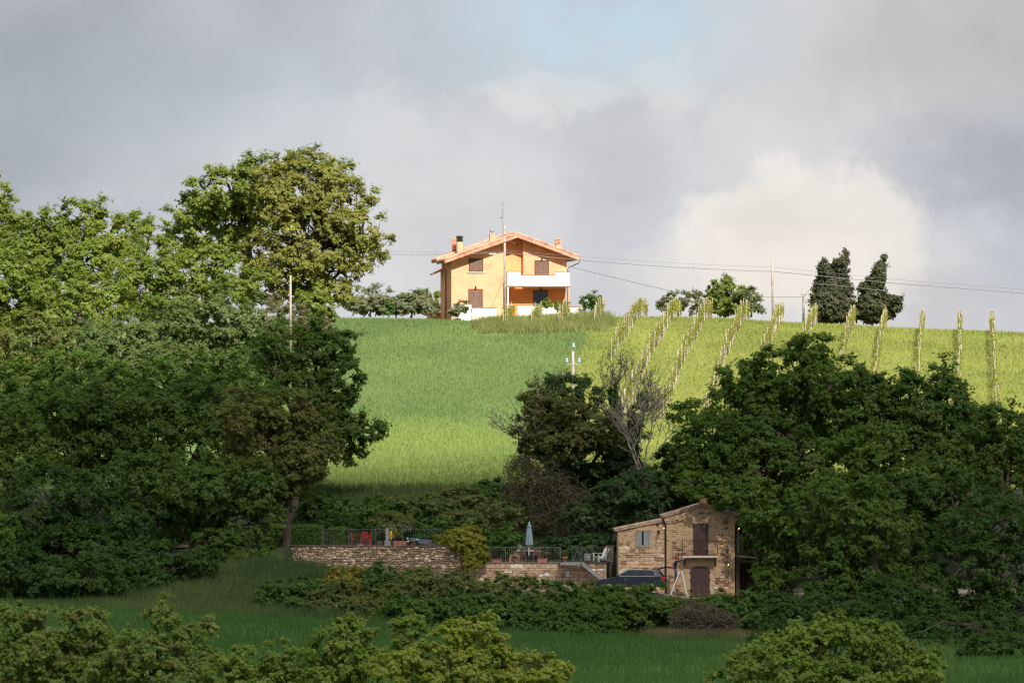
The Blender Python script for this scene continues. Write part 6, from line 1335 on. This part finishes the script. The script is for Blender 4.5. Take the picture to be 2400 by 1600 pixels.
for s in (-1, 1):
    side([(1.30, .99), (1.46, 1.10), (2.05, 1.40), (2.12, 1.40), (1.62, 1.10), (1.46, .99)], 'front_pillar', M['car_paint'], 0, s)
    side([(3.92, .99), (4.36, .99), (4.16, 1.36), (3.98, 1.42), (3.80, 1.44), (3.88, 1.30)], 'rear_pillar', M['car_paint'], 0, s)
    side([(1.50, 1.01), (1.66, 1.11), (2.14, 1.38), (2.46, 1.42), (2.62, 1.42), (2.62, 1.01)], 'front_window', M['car_glass'], .004, s)
    side([(2.70, 1.01), (2.70, 1.42), (3.28, 1.41), (3.30, 1.01)], 'rear_window', M['car_glass'], .004, s)
    side([(3.36, 1.01), (3.35, 1.41), (3.74, 1.39), (3.84, 1.30), (3.88, 1.01)], 'quarter_window', M['car_glass'], .004, s)
    side([(2.62, 1.0), (2.62, 1.44), (2.70, 1.44), (2.70, 1.0)], 'middle_pillar', M['black_trim'], .002, s); side([(3.29, 1.0), (3.28, 1.43), (3.35, 1.43), (3.36, 1.0)], 'middle_pillar', M['black_trim'], .002, s)
    b = MB(); yy = lambda z: s * (yat(z) + .012)
    b.tube([(1.40, yy(1.0), 1.0), (2.6, yy(1.0), 1.0), (3.86, yy(1.0), 1.0), (3.91, yy(1.05), 1.05), (3.87, yy(1.3), 1.30), (3.77, yy(1.41), 1.41), (3.3, yy(1.43), 1.43), (2.45, yy(1.44), 1.44), (2.10, yy(1.41), 1.41), (1.5, yy(1.09), 1.09)], .017, 6); b.build('window_trim', M['chrome'], car)
    b = MB(); b.tube([(2.4, s * (half - .2), 1.53), (3.0, s * (half - .2), 1.55), (3.9, s * (half - .21), 1.47)], .018, 6); b.build('roof_rail', M['black_trim'], car)
    b = MB(); b.box(4.30, 4.56, s * (half - .20) if s > 0 else -half - .012, half + .012 if s > 0 else -half + .20, .80, .95); b.build('tail_light', M['tail_red'], car)
    b = MB(); b.ball((1.42, s * (half + .10), 1.04), .11, 8, 6, (.8, .9, .8)); b.build('mirror', M['car_paint'], car, True)
    b = MB(); b.box(1.9, 2.0, s * half - .02, s * half + .02, .8, .83); b.build('door_handle', M['chrome'], car)
    b = MB(); b.box(.02, .22, s * (half - .3) - .14, s * (half - .3) + .14, .62, .74); b.build('headlight', M['car_glass'], car)
    for x in (.85, 3.65):
        b = MB(); V = []; S = 20
        for r_, yy_ in ((.20, -.1), (.31, -.1), (.33, -.06), (.33, .06), (.31, .1), (.20, .1)): V += [(x + r_ * math.cos(2 * math.pi * k / S), s * (half - .08) + yy_, .33 + r_ * math.sin(2 * math.pi * k / S)) for k in range(S)]
        b.add(V, [(i * S + k, i * S + (k + 1) % S, (i + 1) * S + (k + 1) % S, (i + 1) * S + k) for i in range(5) for k in range(S)]); wh = b.build('wheel', M['tyre'], car, True)
        b = MB(); b.tube([(x, s * (half - .18), .33), (x, s * (half + .015), .33)], .19, 16); b.build('rim', M['dull_metal'], wh)
b = MB(); b.add([(1.24, -.74, .99), (1.24, .74, .99), (2.06, .62, 1.43), (2.06, -.62, 1.43)], [(0, 1, 2, 3)]); b.build('windscreen', M['car_glass'], car)
b = MB(); b.box(3.4, 4.2, -.7, .7, .6, .98); b.add([(3.95, -.74, 1.0), (3.95, .74, 1.0), (3.95, .64, 1.40), (3.95, -.64, 1.40)], [(0, 1, 2, 3)]); b.build('boot_lining', M['car_lining'], car)
for k, x in enumerate((1.9, 2.0)):
    b = MB(); b.box(x, x + .5, -.62 if k else .12, -.12 if k else .62, .7, .95); b.box(x + .42, x + .56, -.6 if k else .14, -.14 if k else .6, .95, 1.32); b.build('seat', M['car_lining'], car)
tg = MB(); V = []
for y in (-.70, .70): V += [(4.02, y, 1.46), (4.35, y, 1.60), (4.78, y, 1.66), (5.12, y, 1.56), (5.28, y, 1.46), (5.26, y, 1.41), (5.05, y, 1.46), (4.76, y, 1.55), (4.36, y, 1.50), (4.05, y, 1.40)]
tg.add(V, [tuple(range(9, -1, -1)), tuple(range(10, 20))] + [(i, (i + 1) % 10, 10 + (i + 1) % 10, 10 + i) for i in range(10)]); tgo = tg.build('tailgate', M['black_trim'], car)
b = MB(); b.box(4.92, 5.14, -.74, -.702, 1.52, 1.64); b.box(4.92, 5.14, .702, .74, 1.52, 1.64); b.build('tail_light', M['tail_red'], tgo); b = MB(); b.beam((5.0, -.73, 1.52), (5.3, -.73, 1.42), .05, .03); b.build('trim', M['chrome'], tgo)
b = MB(); b.tube([(4.2, -.66, 1.1), (4.55, -.66, 1.52)], .014, 5); b.build('strut', M['black_trim'], car)
b = MB(); b.prism([(4.34, .995), (4.62, .60), (4.72, .75), (4.52, 1.06), (4.22, 1.40), (4.14, 1.36)], -.80, -.77); b.build('boot_side', M['black_trim'], car)
b = MB(); b.box(4.40, 4.70, -.86, .86, .42, .62); b.build('bumper', M['car_paint'], car)
# ================================================================== LADDER AND PERSON
ldx, ldz = PX(1380 + 1207 / 5.6, 455.6), PZ(1130 + 1155 / 5.6, 455.6); lzg = gz(ldx, 455.6)
ld = thing('step_ladder', 'white A-frame stepladder with red tips below the balcony', 'ladder', (ldx, 455.6, lzg)); hh = ldz - lzg
M['alu_white'] = mat('alu_white', (.72, .70, .66), .45, .06, 5)
for sx, e in ((-1, -.72), (1, .44)):
    for y in (-.22, .22): b = MB(); b.beam((sx * .06, y * .8, hh), (e, y, 0), .075, .035, (0, 1, 0)); b.build('rail', M['alu_white'], ld); b = MB(); b.box(sx * .06 - .04, sx * .06 + .04, y * .8 - .02, y * .8 + .02, hh - .01, hh + .035); b.build('tip', M['red_paint'], ld)
for k in range(7):
    s = (k + 1) / 8; x = -.72 + (.66) * s; b = MB(); b.beam((x, -.20, hh * s), (x, .20, hh * s), .08, .025); b.build('step', M['alu_white'], ld)
for k in (2, 5): s = (k + 1) / 8; x = .44 - .38 * s; b = MB(); b.beam((x, -.20, hh * s), (x, .20, hh * s), .03); b.build('crossbar', M['alu_white'], ld)
s5 = (math.ceil(.47 * 8) - 0) / 8
ks = 3; st_ = (ks + 1) / 8; fx, fz = -.72 + .66 * st_, hh * st_ + .012
pr = thing('person', 'person in red cap, dark jacket and jeans on the stepladder reaching up to the balcony', 'person', (ldx + fx, 455.6, lzg + fz))
def skin(name, verts, edges, rad, parent, mats, root=0, sub=2):
    me = bpy.data.meshes.new(name); me.from_pydata(verts, edges, []); me.update(); o = bpy.data.objects.new(name, me); COL.objects.link(o)
    md = o.modifiers.new('skin', 'SKIN'); md.use_smooth_shade = True
    for i, v in enumerate(me.skin_vertices[0].data): v.radius = rad[i] if isinstance(rad[i], tuple) else (rad[i], rad[i]); v.use_root = (i == root)
    o.modifiers.new('sub', 'SUBSURF').levels = sub; o.modifiers['sub'].render_levels = sub
    dg = bpy.context.evaluated_depsgraph_get(); ev = bpy.data.meshes.new_from_object(o.evaluated_get(dg)); o.modifiers.clear(); o.data = ev; ev.name = name
    ev.materials.clear()
    for m_ in mats: ev.materials.append(m_)
    for p in ev.polygons: p.use_smooth = True
    o.parent = parent; return o
M['skin'] = mat('skin', (.50, .30, .22), .6, .05, 8); M['jacket'] = mat('jacket', (.018, .026, .045), .85, .15, 8); M['jeans'] = mat('jeans', (.028, .055, .11), .85, .15, 8); M['cap_red'] = mat('cap_red', (.48, .025, .035), .7, .1, 8); M['hair'] = mat('hair', (.05, .035, .03), .8, .1, 10); M['shoe'] = mat('shoe', (.03, .028, .03), .7, .1, 8); M['eye'] = mat('eye', (.02, .02, .02), .3, 0, 5)
# standing, facing right (+x), both arms raised towards the balcony edge
J = [(.02, 0, .90), (.03, 0, 1.10), (.05, 0, 1.30), (.07, 0, 1.42), (.09, 0, 1.50), (.12, 0, 1.60), (.13, 0, 1.70),
     (.02, -.10, .88), (.06, -.11, .47), (-.02, -.11, .09), (.12, -.12, .04), (.02, .10, .88), (.10, .11, .48), (.02, .11, .09), (.16, .12, .04),
     (.08, -.19, 1.38), (.30, -.22, 1.44), (.50, -.16, 1.58), (.08, .19, 1.38), (.30, .22, 1.47), (.50, .16, 1.60), (.565, -.15, 1.63), (.565, .15, 1.65)]
E = [(0, 1), (1, 2), (2, 3), (3, 4), (4, 5), (5, 6), (0, 7), (7, 8), (8, 9), (9, 10), (0, 11), (11, 12), (12, 13), (13, 14), (3, 15), (15, 16), (16, 17), (3, 18), (18, 19), (19, 20), (17, 21), (20, 22)]
RD = [(.13, .15), (.12, .14), (.13, .17), (.10, .14), (.055, .055), (.095, .08), (.075, .065), .09, .065, .045, .035, .09, .065, .045, .035, .06, .045, .032, .06, .045, .032, .028, .028]
bd = skin('body', J, E, RD, pr, [M['skin'], M['jacket'], M['jeans'], M['shoe']], 0)
for p in bd.data.polygons:
    c = p.center; p.material_index = 3 if c.z < .1 else 2 if c.z < .92 else 0 if (c.z > 1.50 and c.x < .26) or c.x > .48 else 1
# head details: nose, eyes, ears, cap, hair
b = MB(); b.ball((.215, 0, 1.62), .022, 6, 5, (1, .8, 1.3)); b.build('nose', M['skin'], bd, True)
for s in (-1, 1):
    b = MB(); b.ball((.20, s * .035, 1.655), .012, 6, 5); b.build('eye', M['eye'], bd, True); b = MB(); b.ball((.12, s * .085, 1.63), .03, 6, 5, (.8, .4, 1.2)); b.build('ear', M['skin'], bd, True)
b = MB(); b.box(.208, .216, -.025, .025, 1.575, 1.583); b.build('mouth', M['cap_red'], bd)
b = MB(); b.ball((.10, 0, 1.635), .10, 10, 8, (.95, .9, 1.05)); b.build('hair', M['hair'], pr, True)
b = MB(); b.lathe([(.115, 1.66), (.118, 1.70), (.10, 1.75), (.06, 1.785), (.01, 1.80)], .115, 0, 0, 14); b.prism([(.18, 1.672), (.32, 1.655), (.32, 1.668), (.18, 1.69)], -.08, .08); b.build('cap', M['cap_red'], pr, True)
for s, hz, hy in ((-1, 1.63, -.15), (1, 1.65, .15)):
    hb = MB(); hb.ball((.60, hy, hz + .02), .04, 8, 6, (1.1, .5, 1.0))
    for k, L_ in enumerate((.07, .08, .076, .06)):
        y = hy + s * (-.024 + k * .016); hb.tube([(.625, y, hz + .03), (.66, y, hz + .045), (.66 + L_ * .5, y, hz + .04), (.66 + L_ * .62, y, hz + .015)], [.0095, .009, .008, .006], 5)
    hb.tube([(.59, hy - s * .03, hz + .02), (.62, hy - s * .05, hz + .05), (.655, hy - s * .05, hz + .055)], [.011, .010, .008], 5); hb.build('hand', M['skin'], bd, True)
